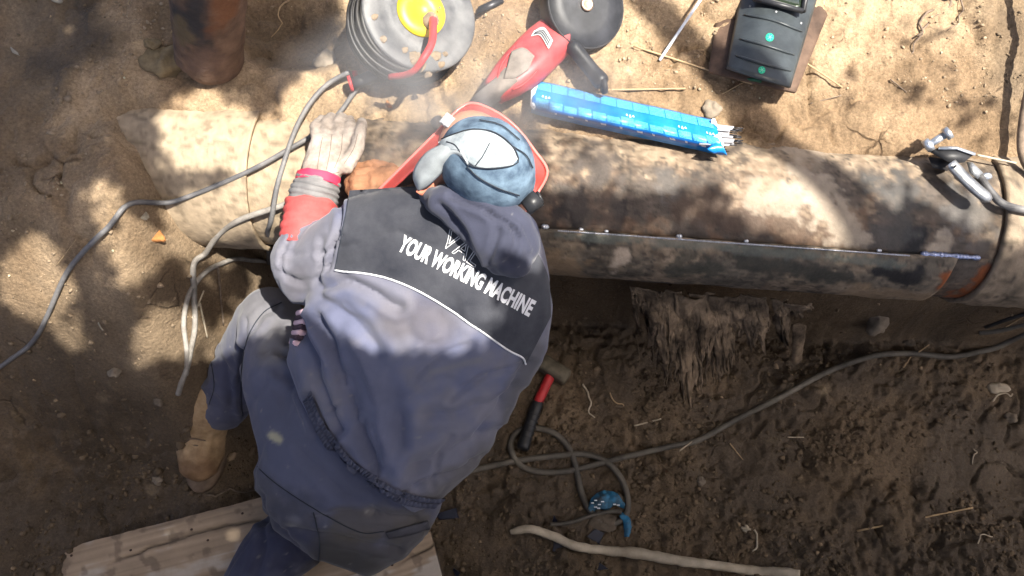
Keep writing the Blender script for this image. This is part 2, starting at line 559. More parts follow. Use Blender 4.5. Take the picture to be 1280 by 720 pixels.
TS = np.linspace(0.5, 3.6, 3100)
def G(px, py, off=0.0):
    "first point of soil or pipe seen at a photo pixel"
    r = ray(px, py)
    q = CAM + TS[:, None] * r
    s, d = sd(q[:, 0], q[:, 1])
    inp = (d * d + (q[:, 2] - PZ) ** 2 < (PR + .006 + off) ** 2) & (s > S_LEFT - .02)
    below = (q[:, 2] < gz(q[:, 0], q[:, 1]) + off) | inp
    k = int(np.argmax(below)) if below.any() else len(TS) - 1
    return q[k]

def GL(pts, off=0.0, n=None, lift=None):
    p = [G(*q, off) for q in pts]
    return spline(p, n or max(8, len(pts) * 8))

# ------------------------------------------------------------------ the pipe
M['pipe'] = mat('pipe_steel', (1, 1, 1), 0.72, 0.3, 30, attr=True, bump=0.45, bscale=150, bdist=0.003, spec=0.35)
M['weld'] = mat('weld_bead', (0.42, 0.43, 0.47), 0.35, 0.3, 200, metallic=0.9, bump=0.6, bscale=300)
M['bead_blue'] = mat('heat_tinted_bead', (0.30, 0.34, 0.50), 0.3, 0.4, 160, metallic=0.9, bump=0.6, bscale=300)
M['tack'] = mat('tack_weld', (0.55, 0.57, 0.60), 0.32, 0.2, 200, metallic=0.8)

def s_of(px, z=PZ + 0.1):
    "axis coordinate of a photo column, on top of the pipe"
    py = 221 + (px - 340) * 0.0694
    return sd(*P(px, py, z)[:2])[0]

def cyl(s0, s1, r0, r1, a0, a1, ns, na, endfun=None):
    "a strip of pipe wall: s along the axis, a round it (0 up, 90 towards the trench)"
    ang = np.linspace(rad(a0), rad(a1), na)
    V = []
    for i in range(ns):
        t = i / (ns - 1)
        for a in ang:
            s = s0 + (s1 - s0) * t
            r = r0 + (r1 - r0) * t
            V.append(AX0 + ADIR * s + r * (math.cos(a) * np.array([0, 0, 1]) - math.sin(a) * ANRM))
    F = [[i * na + j, i * na + j + 1, (i + 1) * na + j + 1, (i + 1) * na + j] for i in range(ns - 1) for j in range(na - 1)]
    return np.array(V), F

def pipe_paint(V, base, dust_amt, seed, blobs=(), top_dust=True, brown=0.5):
    x, y, z = V.T
    n1 = fbm(x, y, z, 7, 5, seed)[:, None]; n2 = fbm(x, y, z, 24, 4, seed + 3)[:, None]
    n3 = fbm(x * 1.0, y, z, 60, 3, seed + 5)[:, None]
    d = (sd(x, y)[1] / PR)[:, None]
    c = np.array(base) * (1 + 0.5 * n2)
    BR = np.array([0.16, 0.088, 0.048])
    c = c + (BR - c) * np.clip(brown * sstep(-0.15, 0.35, n1 + 0.4 * n2), 0, 1)
    DUST = np.array([0.31, 0.238, 0.165]) if dust_amt < .5 else np.array([0.40, 0.31, 0.21])
    dm = sstep(-0.38, 0.62, n1 * 0.62 + 0.30 * n2 + 0.35 * n3 + .14 + dust_amt + (0.62 * d if top_dust else 0))
    c = c + (DUST * (1 + 0.25 * n3) - c) * dm
    pp = proj(V)
    streak = sstep(.1, .5, fbm(x * .8, y * 3, z * 3, 40, 3, seed + 11))[:, None]
    c = c * (1 - .35 * streak)
    chip = sstep(.42, .55, fbm(x, y, z, 80, 3, seed + 15))[:, None]
    c = c + (np.array([.05, .042, .036]) - c) * chip * (.7 if dust_amt < .5 else .0)
    for poly, colr, soft, k in blobs:
        dd = segdist(pp[:, 0], pp[:, 1], poly)[:, None]
        w = k * (1 - sstep(0.4, 1.0, dd / soft + 0.7 * n2 + 0.35 * n3))
        c = c + (np.array(colr) - c) * w
    return np.clip(c, 0.01, 1)

BLK = (0.018, 0.018, 0.02); GRY = (0.17, 0.16, 0.15); RUST = (0.30, 0.085, 0.025); TAN = (0.36, 0.25, 0.15); PALE = (0.45, 0.37, 0.28)
pipe = thing('steel_pipe', 'long rusty steel pipe under repair lying across the trench, half buried in sand', 'pipe', AX0 + ADIR * 0.3 + [0, 0, -PR])
SE = s_of(1238)                                   # end of the repair sleeve
S1 = s_of(1192)
V_, F_ = cyl(S_LEFT - 0.12, SE + 0.02, PR - 0.006, PR - 0.006, -180, 180, 300, 96)
V_ += 0.0012 * fbm(*V_.T, 30, 3, 9)[:, None] * np.array([0, 0, 1])
mesh_obj('pipe_wall', V_, F_, M['pipe'], pipe, col=pipe_paint(V_, (0.13, 0.115, 0.10), 1.2, 12))
# upper sleeve: from beside the worker to the right-hand end
SEAM = 55
V_, F_ = cyl(s_of(430), SE, PR, PR, -60, SEAM + 2, 260, 70)
blobs = [([(700, 262), (690, 285)], BLK, 16, .75), ([(725, 240), (720, 280)], BLK, 14, .8), ([(780, 250), (775, 285)], BLK, 10, .7),
         ([(742, 230), (760, 290)], (0.09, 0.075, 0.065), 40, .6), ([(830, 225), (838, 240)], GRY, 20, .35),
         ([(860, 262), (1010, 285), (1090, 300)], (0.10, 0.065, 0.045), 26, .75), ([(1148, 295), (1135, 322)], BLK, 17, .95), ([(1120, 250), (1100, 300)], (0.08, 0.078, 0.075), 40, .65),
         ([(1180, 300), (1165, 315)], PALE, 16, .8), ([(1200, 260), (1225, 300)], GRY, 30, .55), ([(1235, 265), (1230, 330), (1205, 370)], (0.10, 0.085, 0.07), 18, .6),
         ([(1000, 210), (1040, 270), (1060, 290)], PALE, 34, .75), ([(940, 245), (1000, 250)], PALE, 24, .6)]
V_ = V_ + (0.0016 * fbm(*V_.T, 16, 3, 8)[:, None])
V_, F_ = shell(V_, F_, 0.006)
mesh_obj('sleeve_shell', V_, F_, M['pipe'], pipe, col=pipe_paint(V_, (0.095, 0.075, 0.060), -0.10, 22, blobs, brown=.7))
# lower sleeve: stands proud and ends a little earlier, edge shows as a ledge
V_, F_ = cyl(s_of(430), S1 - 0.004, PR + 0.013, PR + 0.011, SEAM, 178, 260, 60)
V_ = V_ + 0.002 * fbm(*V_.T, 14, 3, 18)[:, None]
blobs = [([(735, 298), (740, 305)], BLK, 10, .8), ([(1100, 340), (1130, 350), (1150, 335)], BLK, 15, .95), ([(930, 330), (1000, 338), (1060, 345)], (0.05, 0.05, 0.042), 14, .8),
         ([(860, 320), (840, 335), (900, 335)], (0.06, 0.062, 0.05), 13, .7), ([(770, 328), (775, 323)], (0.62, 0.5, 0.38), 12, .9), ([(690, 330), (720, 335)], TAN, 20, .7),  # the palest spot is a small sun fleck put into the colour
         ([(1060, 365), (1160, 372)], TAN, 12, .6), ([(1180, 345), (1190, 368)], RUST, 15, .95), ([(980, 365), (1040, 372)], BLK, 5, .8), ([(760, 352), (900, 360)], BLK, 5, .8),
         ([(700, 293), (900, 308), (1130, 332)], (0.17, 0.19, 0.165), 7, .6)]
V_, F_ = shell(V_, F_, 0.008)
mesh_obj('lower_sleeve_shell', V_, F_, M['pipe'], pipe, col=pipe_paint(V_, (0.13, 0.11, 0.085), -0.10, 32, blobs, top_dust=False, brown=0.35))
V_, F_ = cyl(S1 - .03, SE, PR, PR + .001, SEAM + 1, 178, 60, 60)
V_ = V_ + 0.0016 * fbm(*V_.T, 16, 3, 8)[:, None]
V_, F_ = shell(V_, F_, 0.006)
mesh_obj('sleeve_end_shell', V_, F_, M['pipe'], pipe, col=pipe_paint(V_, (0.11, 0.09, 0.072), 0.1, 62, [([(1200, 382), (1225, 366), (1240, 345)], RUST, 20, .95), ([(1250, 320), (1245, 345)], BLK, 14, .6)], brown=.6))
# coated pipe carrying on to the right
V_, F_ = cyl(SE + 0.0, SE + 1.6, PR + 0.008, PR + 0.008, -180, 180, 200, 90)
V_ = V_ + 0.006 * fbm(*V_.T, 20, 4, 28)[:, None] * np.array([0.4, .6, .6])
V_, F_ = shell(V_, F_, 0.012)
mesh_obj('pipe_coating', V_, F_, M['pipe'], pipe, col=pipe_paint(V_, (0.20, 0.16, 0.11), 0.42, 42, top_dust=False))
# torn left edge of the coating, seen as sandy crust with a broken lip
V_, F_ = cyl(S_LEFT - 0.06, s_of(318), PR + 0.004, PR + 0.003, -60, 132, 120, 70)
V_ = V_ + 0.003 * fbm(*V_.T, 18, 4, 38)[:, None] * np.array([.3, .5, .8])
V_, F_ = shell(V_, F_, 0.010)
mesh_obj('sand_crust', V_, F_, M['pipe'], pipe, col=pipe_paint(V_, (0.24, 0.18, 0.12), 1.7, 52, top_dust=False))

def bead(s0, s1, ang, r, rad_, n, m, name, squash=1.0):
    parts = []
    for k in range(n):
        s = s0 + (s1 - s0) * (k + .5) / n
        a = rad(ang)
        rr = rad_ * (0.8 + 0.4 * random.random())
        c = AX0 + ADIR * s + r * (math.cos(a) * np.array([0, 0, 1]) - math.sin(a) * ANRM)
        parts.append(ellipsoid(c, [ADIR * rr * 1.1, np.array([0, 0, rr]), ANRM * rr], 6, 8))
    V, F = merge(parts)
    return mesh_obj(name, V, F, m, pipe)
for px, k in ((684, 1.6), (727, .9), (757, .8), (843, 1.2), (923, .9), (1081, 1.0)):
    s = s_of(px, PZ + .06); bead(s - .003 * k, s + .003 * k, SEAM - 1.0, PR + .010, .0042 * k, 2, M['tack'], 'tack_weld')
bead(s_of(1133, PZ + .06), s_of(1200, PZ + .06), SEAM - 0.5, PR + .008, .006, 26, M['bead_blue'], 'weld_bead')
bead(s_of(700), s_of(1130), SEAM + 0.3, PR + .0155, .0017, 420, M['weld'], 'bright_plate_edge')
# ------------------------------------------------------------------ the worker
NAVY = np.array([0.096, 0.104, 0.160])
M['jacket'] = mat('navy_work_cloth', (1, 1, 1), 0.85, 0.12, 25, attr=True, bump=0.35, bscale=420, bdist=0.0008, sheen=0.15, spec=0.2, wrinkle=.5)
M['yoke'] = mat('dark_yoke_cloth', (0.030, 0.033, 0.046), 0.88, 0.35, 9, color2=(0.060, 0.062, 0.072), bump=0.35, bscale=420, bdist=0.0008, sheen=0.15, spec=0.2)
M['print'] = mat('white_print', (0.66, 0.66, 0.67), 0.6, 0.12, 60, bump=0)
M['skin'] = mat('skin', (0.52, 0.27, 0.19), 0.55, 0.12, 30, bump=0.2, bscale=200)
M['hair'] = mat('dark_hair', (0.035, 0.025, 0.018), 0.6, 0.3, 80, bump=0.4)
M['glove'] = mat('cream_leather', (0.27, 0.22, 0.18), 0.8, 0.3, 26, color2=(0.43, 0.37, 0.32), bump=0.4, bscale=110, bdist=0.002)
M['glove_brown'] = mat('brown_leather', (0.30, 0.145, 0.075), 0.7, 0.3, 28, bump=0.5, bscale=120, bdist=0.002)
M['cuff_grey'] = mat('grey_cuff_cloth', (0.17, 0.165, 0.165), 0.85, 0.25, 30, bump=0.3, bscale=200)
M['coral'] = mat('coral_red_cloth', (0.50, 0.075, 0.07), 0.8, 0.25, 25, bump=0.3, bscale=200)
M['crimson'] = mat('crimson_trim', (0.60, 0.035, 0.085), 0.7, 0.1, 40, bump=0.2)
M['denim'] = mat('blue_denim', (0.045, 0.085, 0.15), 0.85, 0.45, 26, color2=(0.17, 0.25, 0.33), bump=0.4, bscale=500, bdist=0.0007)
M['denim_white'] = mat('bleached_denim', (0.27, 0.32, 0.35), 0.85, 0.35, 34, color2=(0.50, 0.54, 0.56), bump=0.3, bscale=500, bdist=0.0007)
M['denim_grey'] = mat('grey_canvas', (0.36, 0.39, 0.40), 0.85, 0.2, 26, bump=0.4, bscale=400, bdist=0.001)
M['seam'] = mat('dark_seam', (0.02, 0.025, 0.035), 0.8, 0.2, 60, bump=0)
M['mask_red'] = mat('clear_red_plastic', (0.40, 0.055, 0.045), 0.3, 0.2, 20, bump=0.0, coat=0.3)
M['buckle'] = mat('grey_plastic_buckle', (0.42, 0.44, 0.46), 0.4, 0.1, 40, bump=0.0)
M['black_plastic'] = mat('black_plastic', (0.022, 0.023, 0.026), 0.42, 0.3, 30, bump=0.15, bscale=120)
M['boot'] = mat('tan_boot_leather', (0.34, 0.215, 0.105), 0.75, 0.35, 22, color2=(0.46, 0.32, 0.18), attr=True, bump=0.4, bscale=90, bdist=0.002)
M['sole'] = mat('boot_sole', (0.15, 0.105, 0.07), 0.85, 0.3, 40, bump=0.3)
M['stripe'] = mat('striped_shirt_pink', (0.72, 0.5, 0.55), 0.8, 0.05, 20, bump=0)
M['stripe_dark'] = mat('striped_shirt_dark', (0.05, 0.03, 0.045), 0.8, 0.05, 20, bump=0)
M['pocket'] = mat('dirty_navy_cloth', (0.045, 0.044, 0.052), 0.85, 0.35, 20, bump=0.4, bscale=300, bdist=0.001)

M['hem'] = mat('hem_cloth', (0.058, 0.062, 0.092), .85, .3, 40, bump=.2)
def cloth(V, base, seed, stains_and_light=(), dust=0.35):
    x, y, z = V.T
    n1 = fbm(x, y, z, 5, 4, seed)[:, None]; n2 = fbm(x, y, z, 30, 3, seed + 2)[:, None]
    c = np.array(base) * (1 + 0.22 * n1)
    c = c + (np.array([0.175, 0.160, 0.150]) - c) * np.clip(dust * sstep(-0.1, 0.5, n1 + 0.3 * n2), 0, 1)
    pp = proj(V)
    for poly, colr, soft, k in stains_and_light:
        dd = segdist(pp[:, 0], pp[:, 1], poly)[:, None]
        w = k * (1 - sstep(0.3, 1.0, dd / soft + 0.3 * n2))
        c = c + (np.array(colr) - c) * w
    # pale specks of grinding dust
    sp = perlin(x, y, z, 260, seed + 9)[:, None]
    c = c + (np.array([0.22, 0.21, 0.2]) - c) * (0.6 * sstep(0.62, 0.8, sp))
    return np.clip(c, 0.008, 1)

def folds(V, N_, lines, amp=1.0, noise=0.0025, seed=1, st=(1, 1, 1)):
    pp = proj(V); d = np.zeros(len(V))
    wx = 5 * fbm(*V.T, 12, 2, seed + 40); wy = 5 * fbm(*V.T, 12, 2, seed + 41)
    for ln, w, a in lines:
        s = spline(ln, 14)
        t = segdist(pp[:, 0] + wx, pp[:, 1] + wy, [tuple(q) for q in s]) / w
        d += amp * a * (1.15 * np.exp(-1.5 * t) - 0.45 * np.exp(-((t - 1.6) ** 2) * 1.4))
    d += noise * fbm(V[:, 0] * st[0], V[:, 1] * st[1], V[:, 2] * st[2], 14, 3, seed)
    d -= .0035 * np.clip(1 - 9 * np.abs(fbm(V[:, 0], V[:, 1], V[:, 2], 6, 2, seed + 60)), 0, 1) * sstep(-.1, .3, fbm(*V.T, 3, 2, seed + 61) + .1)
    face = -(N_ @ FWD)
    return V + N_ * (d * sstep(-0.2, 0.2, face))[:, None]

def section(L, R, zl, zr, up, dn, m=28, sq=2.4):
    "one ring of a garment between its two outline points in the photograph"
    a = P(*L, zl); b = P(*R, zr)
    c = (a + b) / 2; w = (b - a) / 2
    n = -ray((L[0] + R[0]) / 2, (L[1] + R[1]) / 2)
    n = n - w * (n @ w) / (w @ w); n /= np.linalg.norm(n)
    ring = []
    for k in range(m):
        t = k / m * 2 * math.pi
        cx, sx = math.cos(t), math.sin(t)
        e = 2 / sq
        ring.append(c + w * math.copysign(abs(cx) ** e, cx) + n * (up if sx > 0 else dn) * math.copysign(abs(sx) ** e, sx))
    return np.array(ring)

person = thing('person', 'worker in a navy jacket and blue cap kneeling bent over the pipe', 'person', P(430, 610, 0.05))

# joints
J = dict(pel=P(445, 590, .54), mid=P(510, 460, .70), chest=P(565, 345, .83), neck=P(590, 268, .92), head=P(598, 205, 1.005),
         lsh=P(450, 300, .88), lel=P(378, 345, .75), lwr=P(400, 228, .835), rsh=P(655, 360, .84), rel=P(640, 290, .76), rwr=P(500, 226, .825),
         lhip=P(385, 575, .52), lkn=P(335, 400, .50), lan=P(268, 520, .17), rhip=P(490, 620, .48), rkn=P(480, 591, .165), ran=P(345, 691, .12))
SINK = FWD * .05
JB = {k: (v if k in ('lwr', 'rwr', 'lel', 'rel', 'lan', 'ran', 'rkn', 'head') else v + SINK) for k, v in J.items()}
JB['lel'] = J['lel'] + FWD * .01; JB['head'] = P(603, 222, .945); JB['lwr'] = J['lwr'] + FWD * .012; JB['lsh'] = JB['lsh'] + RIGHT * .02; JB['rsh'] = JB['rsh'] - RIGHT * .05
_J = J; J = JB
# the body: one skin surface inside the clothes
bp = chain([(J['pel'], .08), (J['mid'], .07), (J['chest'], .075), (J['neck'], .055), (J['head'], .06)])
bp += chain([(J['chest'], .05), (J['lsh'], .04), (J['lel'], .034), (J['lwr'], .022), (P(408, 200, .828), .018)])
bp += chain([(J['chest'], .05), (J['rsh'], .04), (J['rel'], .034), (J['rwr'], .020), (P(478, 230, .822), .016)])
bp += chain([(J['pel'], .08), (J['lhip'], .065), (J['lkn'], .04), (J['lan'] + RIGHT * .01, .030), (P(250, 565, .14), .026)])
bp += chain([(J['pel'], .08), (J['rhip'], .065), (J['rkn'], .05), (J['ran'], .036), (P(305, 758, .10), .028)])
# head, turned down towards the weld: the face looks to the pipe, the crown to the camera
HD = P(604, 218, .95)
hf = np.array([-0.25, 0.55, -0.80]); hf /= np.linalg.norm(hf)        # where the face looks
hr = np.cross(hf, [0, 0, 1.0]); hr /= np.linalg.norm(hr)             # towards the right ear
hu = np.cross(hr, hf)                                                # crown
bp.append(ellipsoid(HD, [hr * .074, hf * .092, hu * .112]))
bp.append(ellipsoid(HD + hf * .045 - hu * .055, [hr * .052, hf * .048, hu * .05]))     # jaw
bp.append(ellipsoid(HD + hf * .098 - hu * .018, [hr * .014, hf * .020, hu * .026], 8, 10))  # nose
bp.append(ellipsoid(HD + hf * .082 - hu * .058, [hr * .024, hf * .012, hu * .008], 8, 10))  # lips
for q in (-1, 1):
    bp.append(ellipsoid(HD + hr * q * .076 - hf * .005 - hu * .012, [hr * .010, hf * .019, hu * .030], 8, 10))
    bp.append(ellipsoid(HD + hf * .083 + hr * q * .032 + hu * .022, [hr * .022, hf * .010, hu * .007], 8, 10))
V, F, Nn = remesh(bp, .0055, 3)
body = mesh_obj('body', V, F, M['skin'], person)
BODY = bvh(V, F)
for q in (-1, 1):
    c = HD + hf * .079 + hr * q * .032 + hu * .004
    Vv, Ff = ellipsoid(c, [hr * .012, hf * .010, hu * .009], 8, 10)
    mesh_obj('eye', Vv, Ff, M['print'], body)

# ---- trousers
tp = [loft([section((380, 475), (560, 600), .60, .58, .10, .10), section((340, 540), (550, 640), .545, .52, .105, .10),
            section((318, 590), (532, 672), .51, .48, .105, .10), section((330, 645), (500, 702), .46, .44, .10, .10),
            section((372, 690), (462, 722), .42, .40, .08, .08)])]
tp += chain([(P(392, 570, .52), .105), (P(362, 480, .54), .092), (P(338, 398, .51), .072)])       # left thigh
tp += chain([(P(330, 402, .49), .066), (P(304, 448, .34), .066), (P(280, 505, .225), .066)])
tp += chain([(P(470, 620, .46), .10), (P(480, 590, .16), .085), (P(345, 690, .12), .085), (P(300, 770, .10), .08)])
V, F, Nn = remesh(tp, .006, 7)
tf = [([(300, 470), (306, 430), (325, 395), (350, 385)], 4, -.005), ([(308, 400), (300, 470), (302, 540)], 4, -.007), ([(350, 440), (372, 455), (380, 480)], 6, -.008),
      ([(330, 440), (360, 430), (385, 440)], 6, -.005), ([(340, 470), (370, 500), (388, 540)], 7, .005), ([(375, 560), (420, 610), (470, 640)], 8, -.004),
      ([(390, 650), (450, 640), (520, 650)], 7, -.005), ([(360, 660), (420, 672), (500, 690)], 6, -.005), ([(310, 640), (350, 660), (380, 700)], 8, -.006), ([(325, 620), (330, 680), (320, 720)], 7, -.006),
      ([(265, 440), (285, 470), (290, 510)], 6, -.005), ([(250, 480), (275, 490), (300, 520)], 6, .004), ([(345, 410), (375, 405), (395, 410)], 5, -.004), ([(335, 425), (350, 410), (380, 400)], 5, .004)]
V = folds(V, Nn, tf, 1.35, .0022, 5, (1, 1, 1))
st = [([(305, 600), (360, 660), (420, 690)], (0.05, 0.047, 0.05), 40, .6), ([(320, 390), (345, 370), (365, 395), (345, 430)], (0.15, 0.145, 0.15), 42, .85), ([(338, 545), (349, 550)], (0.34, 0.32, 0.22), 8, .95),
      ([(420, 690), (480, 700), (530, 672)], (0.055, 0.050, 0.045), 40, .75), ([(330, 650), (380, 640)], (0.035, 0.038, 0.06), 40, .6), ([(430, 655), (525, 650)], (0.085, 0.074, 0.06), 30, .7), ([(370, 690), (460, 712)], (0.03, 0.028, 0.026), 30, .7),
      ([(300, 690), (360, 690)], (0.032, 0.036, 0.075), 45, .8), ([(270, 450), (290, 520)], (0.05, 0.054, 0.10), 40, .6)]
trousers = mesh_obj('trousers', V, F, M['jacket'], person, col=cloth(V, NAVY * .88, 4, st, 0.30))
TR = bvh(V, F)
V, F = patch_on(TR, [(482, 664), (510, 657), (533, 650)], [(486, 672), (512, 666), (536, 659)], 20, 4, lambda u, t: .004)
V, F = shell(V, F, .003)
mesh_obj('pocket', V, F, M['pocket'], trousers)
p = line_on(TR, [(352, 378), (328, 392), (309, 425), (302, 470), (303, 520)], 40, .0012)
V, F = tube(p, .0012, 5); mesh_obj('seam', V, F, M['seam'], trousers)

for ln in ([(300, 560), (340, 600), (400, 640), (450, 665), (480, 664)], [(392, 640), (400, 680), (395, 715)], [(262, 440), (268, 480), (262, 505)]):
    p = line_on(TR, ln, 40, .0012)
    if len(p) > 3: V, F = tube(p, .0010, 5); mesh_obj('seam', V, F, M['seam'], trousers)
# ---- boots
def boot(an, toe, sh_top, name, up=np.array([0, 0, 1.0]), lbl=None):
    d = toe - an; d[2] = 0; L = np.linalg.norm(d); d /= L; s = np.cross(d, [0, 0, 1])
    base = min(an[2], toe[2])
    pr = [ellipsoid(an + up * .0 - d * .012, [s * .060, d * .066, up * .066])]
    pr += chain([(sh_top, .056), (an, .060)])
    pr += chain([(an - up * .02, .050), (toe - d * .055 + up * .005, .058), (toe - d * .035, .052)])
    V, F, Nn = remesh(pr, .0045, 5)
    V[:, 2] = np.maximum(V[:, 2], base - .045)
    V = V + Nn * (0.0022 * fbm(*V.T, 26, 3, 6) - .0018 * np.clip(1 - np.abs(perlin(*V.T, 30, 8)) * 6, 0, 1))[:, None]
    pp = (V - toe) @ d
    mudc = sstep(-.06, -.01, pp + 0.02 * perlin(*V.T, 40, 2)) + sstep(base + .0, base - .035, V[:, 2])
    c = 1 - np.clip(mudc, 0, 1)[:, None] * np.array([.35, .42, .45]) + 0.12 * fbm(*V.T, 20, 3, 7)[:, None]
    o = mesh_obj(name, V, F, M['boot'], person, col=np.clip(c, .15, 1.2), label=lbl)
    a = np.linspace(0, 2 * math.pi, 28, endpoint=False)
    mid = (an + toe) / 2 - d * .012; mid[2] = base - .036; hl = L / 2 + .046
    r = lambda k, h: np.array([mid + d * math.cos(t) * hl * k + s * math.sin(t) * (.049 + .005 * math.cos(t)) * k + np.array([0, 0, h]) for t in a])
    V, F = loft([r(.97, -.014), r(1.03, -.010), r(1.03, .004), r(.98, .012)])
    mesh_obj('sole', V, F, M['sole'], o)
    # laces across the instep
    for k in range(4):
        q = an + d * (.030 + .014 * k) + np.array([0, 0, .052 - .009 * k])
        V, F = tube(spline([q - s * .026 - [0, 0, .012], q, q + s * .026 - [0, 0, .012]], 8), .0022, 5)
        mesh_obj('lace', V, F, M['sole'], o)
ba = P(255, 532, .175); bt = P(246, 594, .15)
boot(ba, bt, P(266, 496, .25), 'boot')
boot(P(300, 760, .11), P(250, 830, .09), P(320, 730, .13), 'boot')

# ---- jacket
jp = [loft([section((398, 548), (520, 645), .565, .54, .125, .08), section((378, 505), (545, 632), .59, .555, .122, .09), section((360, 452), (602, 578), .655, .61, .115, .10), section((378, 400), (645, 502), .725, .675, .115, .11),
            section((398, 352), (684, 440), .79, .745, .105, .12), section((418, 300), (692, 384), .845, .80, .095, .12), section((432, 258), (682, 330), .885, .85, .085, .10),
            section((480, 238), (662, 292), .91, .885, .07, .08), section((545, 232), (640, 268), .93, .915, .04, .05)])]
jp += chain([(P(462, 292, .86), .074), (P(415, 318, .81), .066), (P(380, 346, .765), .052)])
jp += chain([(P(380, 346, .765), .052), (P(372, 322, .785), .051), (P(386, 292, .80), .047)])
jp += chain([(P(640, 350, .83), .07), (P(640, 295, .79), .055), (P(575, 245, .80), .048)])
V, F, Nn = remesh(jp, .0058, 8)
jf = [([(372, 388), (384, 430), (400, 480), (428, 540)], 9, -.012), ([(398, 402), (420, 460), (446, 530), (468, 585)], 10, -.013), ([(404, 362), (432, 352), (470, 368), (500, 385)], 8, -.009),
      ([(440, 420), (462, 470), (480, 540), (496, 590)], 13, .009), ([(405, 378), (440, 400), (470, 440)], 9, -.007), ([(388, 395), (405, 440), (430, 490)], 7, .008),
      ([(620, 540), (565, 560), (505, 592)], 9, -.007), ([(650, 490), (590, 512), (530, 520)], 9, -.006), ([(660, 455), (640, 490), (600, 540)], 8, -.007), ([(600, 575), (560, 590), (520, 615)], 7, -.005),
      ([(345, 338), (372, 350), (400, 348)], 5, -.004), ([(350, 312), (375, 318), (395, 312)], 4, -.003), ([(400, 300), (402, 330), (398, 352)], 5, -.004),
      ([(425, 245), (420, 290), (412, 335)], 4, -.007), ([(480, 600), (500, 560), (500, 520)], 9, -.006), ([(390, 500), (420, 560), (470, 610)], 8, -.005), ([(450, 520), (430, 560), (440, 590)], 6, .006), ([(560, 500), (600, 470), (650, 455)], 4, -.004), ([(520, 470), (560, 440), (590, 430)], 4, -.003), ([(500, 620), (530, 600), (580, 585)], 3, -.004), ([(410, 520), (425, 500), (428, 470)], 4, -.004), ([(470, 600), (475, 560), (468, 530)], 4, -.004), ([(540, 610), (545, 575), (565, 545)], 4, -.004), ([(425, 290), (415, 310), (395, 320)], 3, -.004), ([(360, 300), (350, 320), (352, 340)], 3, -.004), ([(545, 420), (500, 440), (470, 480)], 16, .006)]
V = folds(V, Nn, jf, 1.25, .0020, 3, (1, 1, 1))
st = [([(640, 560), (600, 590), (560, 620)], (0.085, 0.078, 0.072), 40, .7), ([(670, 440), (640, 520)], (0.08, 0.075, 0.07), 26, .7), ([(500, 400), (520, 395), (540, 405)], (0.095, 0.083, 0.085), 42, .6),
      ([(360, 320), (400, 300), (380, 345)], (0.17, 0.165, 0.185), 50, .75), ([(440, 345), (500, 372)], (0.17, 0.165, 0.19), 30, .6), ([(540, 465), (600, 450)], (0.16, 0.155, 0.16), 6, .5),  # paler arm and shoulder carry sunlight in the cloth colour
      ([(375, 345), (370, 365)], (0.075, 0.068, 0.075), 22, .5)]  # darker patch paints the shadow edge at the elbow
jacket = mesh_obj('jacket', V, F, M['jacket'], person, col=cloth(V, NAVY * 1.1, 3, st, 0.42))
JK = bvh(V, F)
# dark yoke across the shoulders with its white piping
pip = [(419, 338), (455, 342), (485, 348), (520, 362), (560, 385), (600, 413), (635, 437), (652, 446), (657, 455)]
upper = [(437, 238), (470, 236), (520, 233), (560, 236), (600, 248), (640, 275), (664, 305), (684, 345), (688, 395)]
V, F = patch_on(JK, upper, pip, 110, 60, .0016)
mesh_obj('yoke', V, F, M['yoke'], jacket)
p = line_on(JK, pip, 90, .002); V, F = tube(p, .0018, 6)
mesh_obj('piping', V, F, M['print'], jacket)
p = line_on(JK, [(437, 240), (432, 270), (425, 305), (419, 338)], 40, .0012); V, F = tube(p, .0013, 5)
mesh_obj('seam', V, F, M['seam'], jacket)
# gathered elastic hem
hem = np.array([(380, 500), (400, 545), (430, 584), (468, 613), (508, 630), (545, 634)], float)
for k, o_ in enumerate((1, 9)):
    a = hem + np.array([0.62, -0.78]) * o_; b2 = a + np.array([0.62, -0.78]) * 7
    V, F = patch_on(JK, a, b2, 420, 5, lambda u, t: .0052 + .0022 * math.sin(u * 260 + 2.2 * math.sin(u * 23)) * math.sin(math.pi * min(1, max(0, t)) ) + .001 * math.sin(math.pi * t))
    mesh_obj('elastic_hem', V, F, M['hem'], jacket)
# hood lying in folds behind the neck
hd = [ellipsoid(P(612, 283, .965), [UPV * .050, RIGHT * .070 + UPV * -.028, -FWD * .044]),
      ellipsoid(P(625, 305, .955), [UPV * .050, RIGHT * .055 + UPV * -.028, -FWD * .042])]
hd += chain([(P(536, 246, .955), .020), (P(556, 252, .985), .030), (P(600, 262, .99), .034), (P(640, 282, .97), .034), (P(655, 306, .94), .030)])
hd += chain([(P(560, 262, .965), .020), (P(604, 302, .965), .024), (P(625, 326, .935), .026), (P(654, 318, .92), .024)])
V, F, Nn = remesh(hd, .005, 6)
hfo = [([(545, 255), (575, 285), (590, 320)], 6, -.007), ([(560, 245), (600, 258), (640, 285)], 5, -.007), ([(612, 262), (620, 290), (612, 325)], 5, -.006), ([(640, 285), (645, 305), (635, 330)], 5, -.006), ([(600, 335), (625, 322), (655, 330)], 6, .005), ([(630, 270), (650, 290), (662, 312)], 4, .004)]
V = folds(V, Nn, hfo, 1.0, .003, 13)
mesh_obj('hood', V, F, M['jacket'], jacket, col=cloth(V, np.array([.047, .051, .080]), 14, (), 0.25))
HOOD = bvh(V, F)

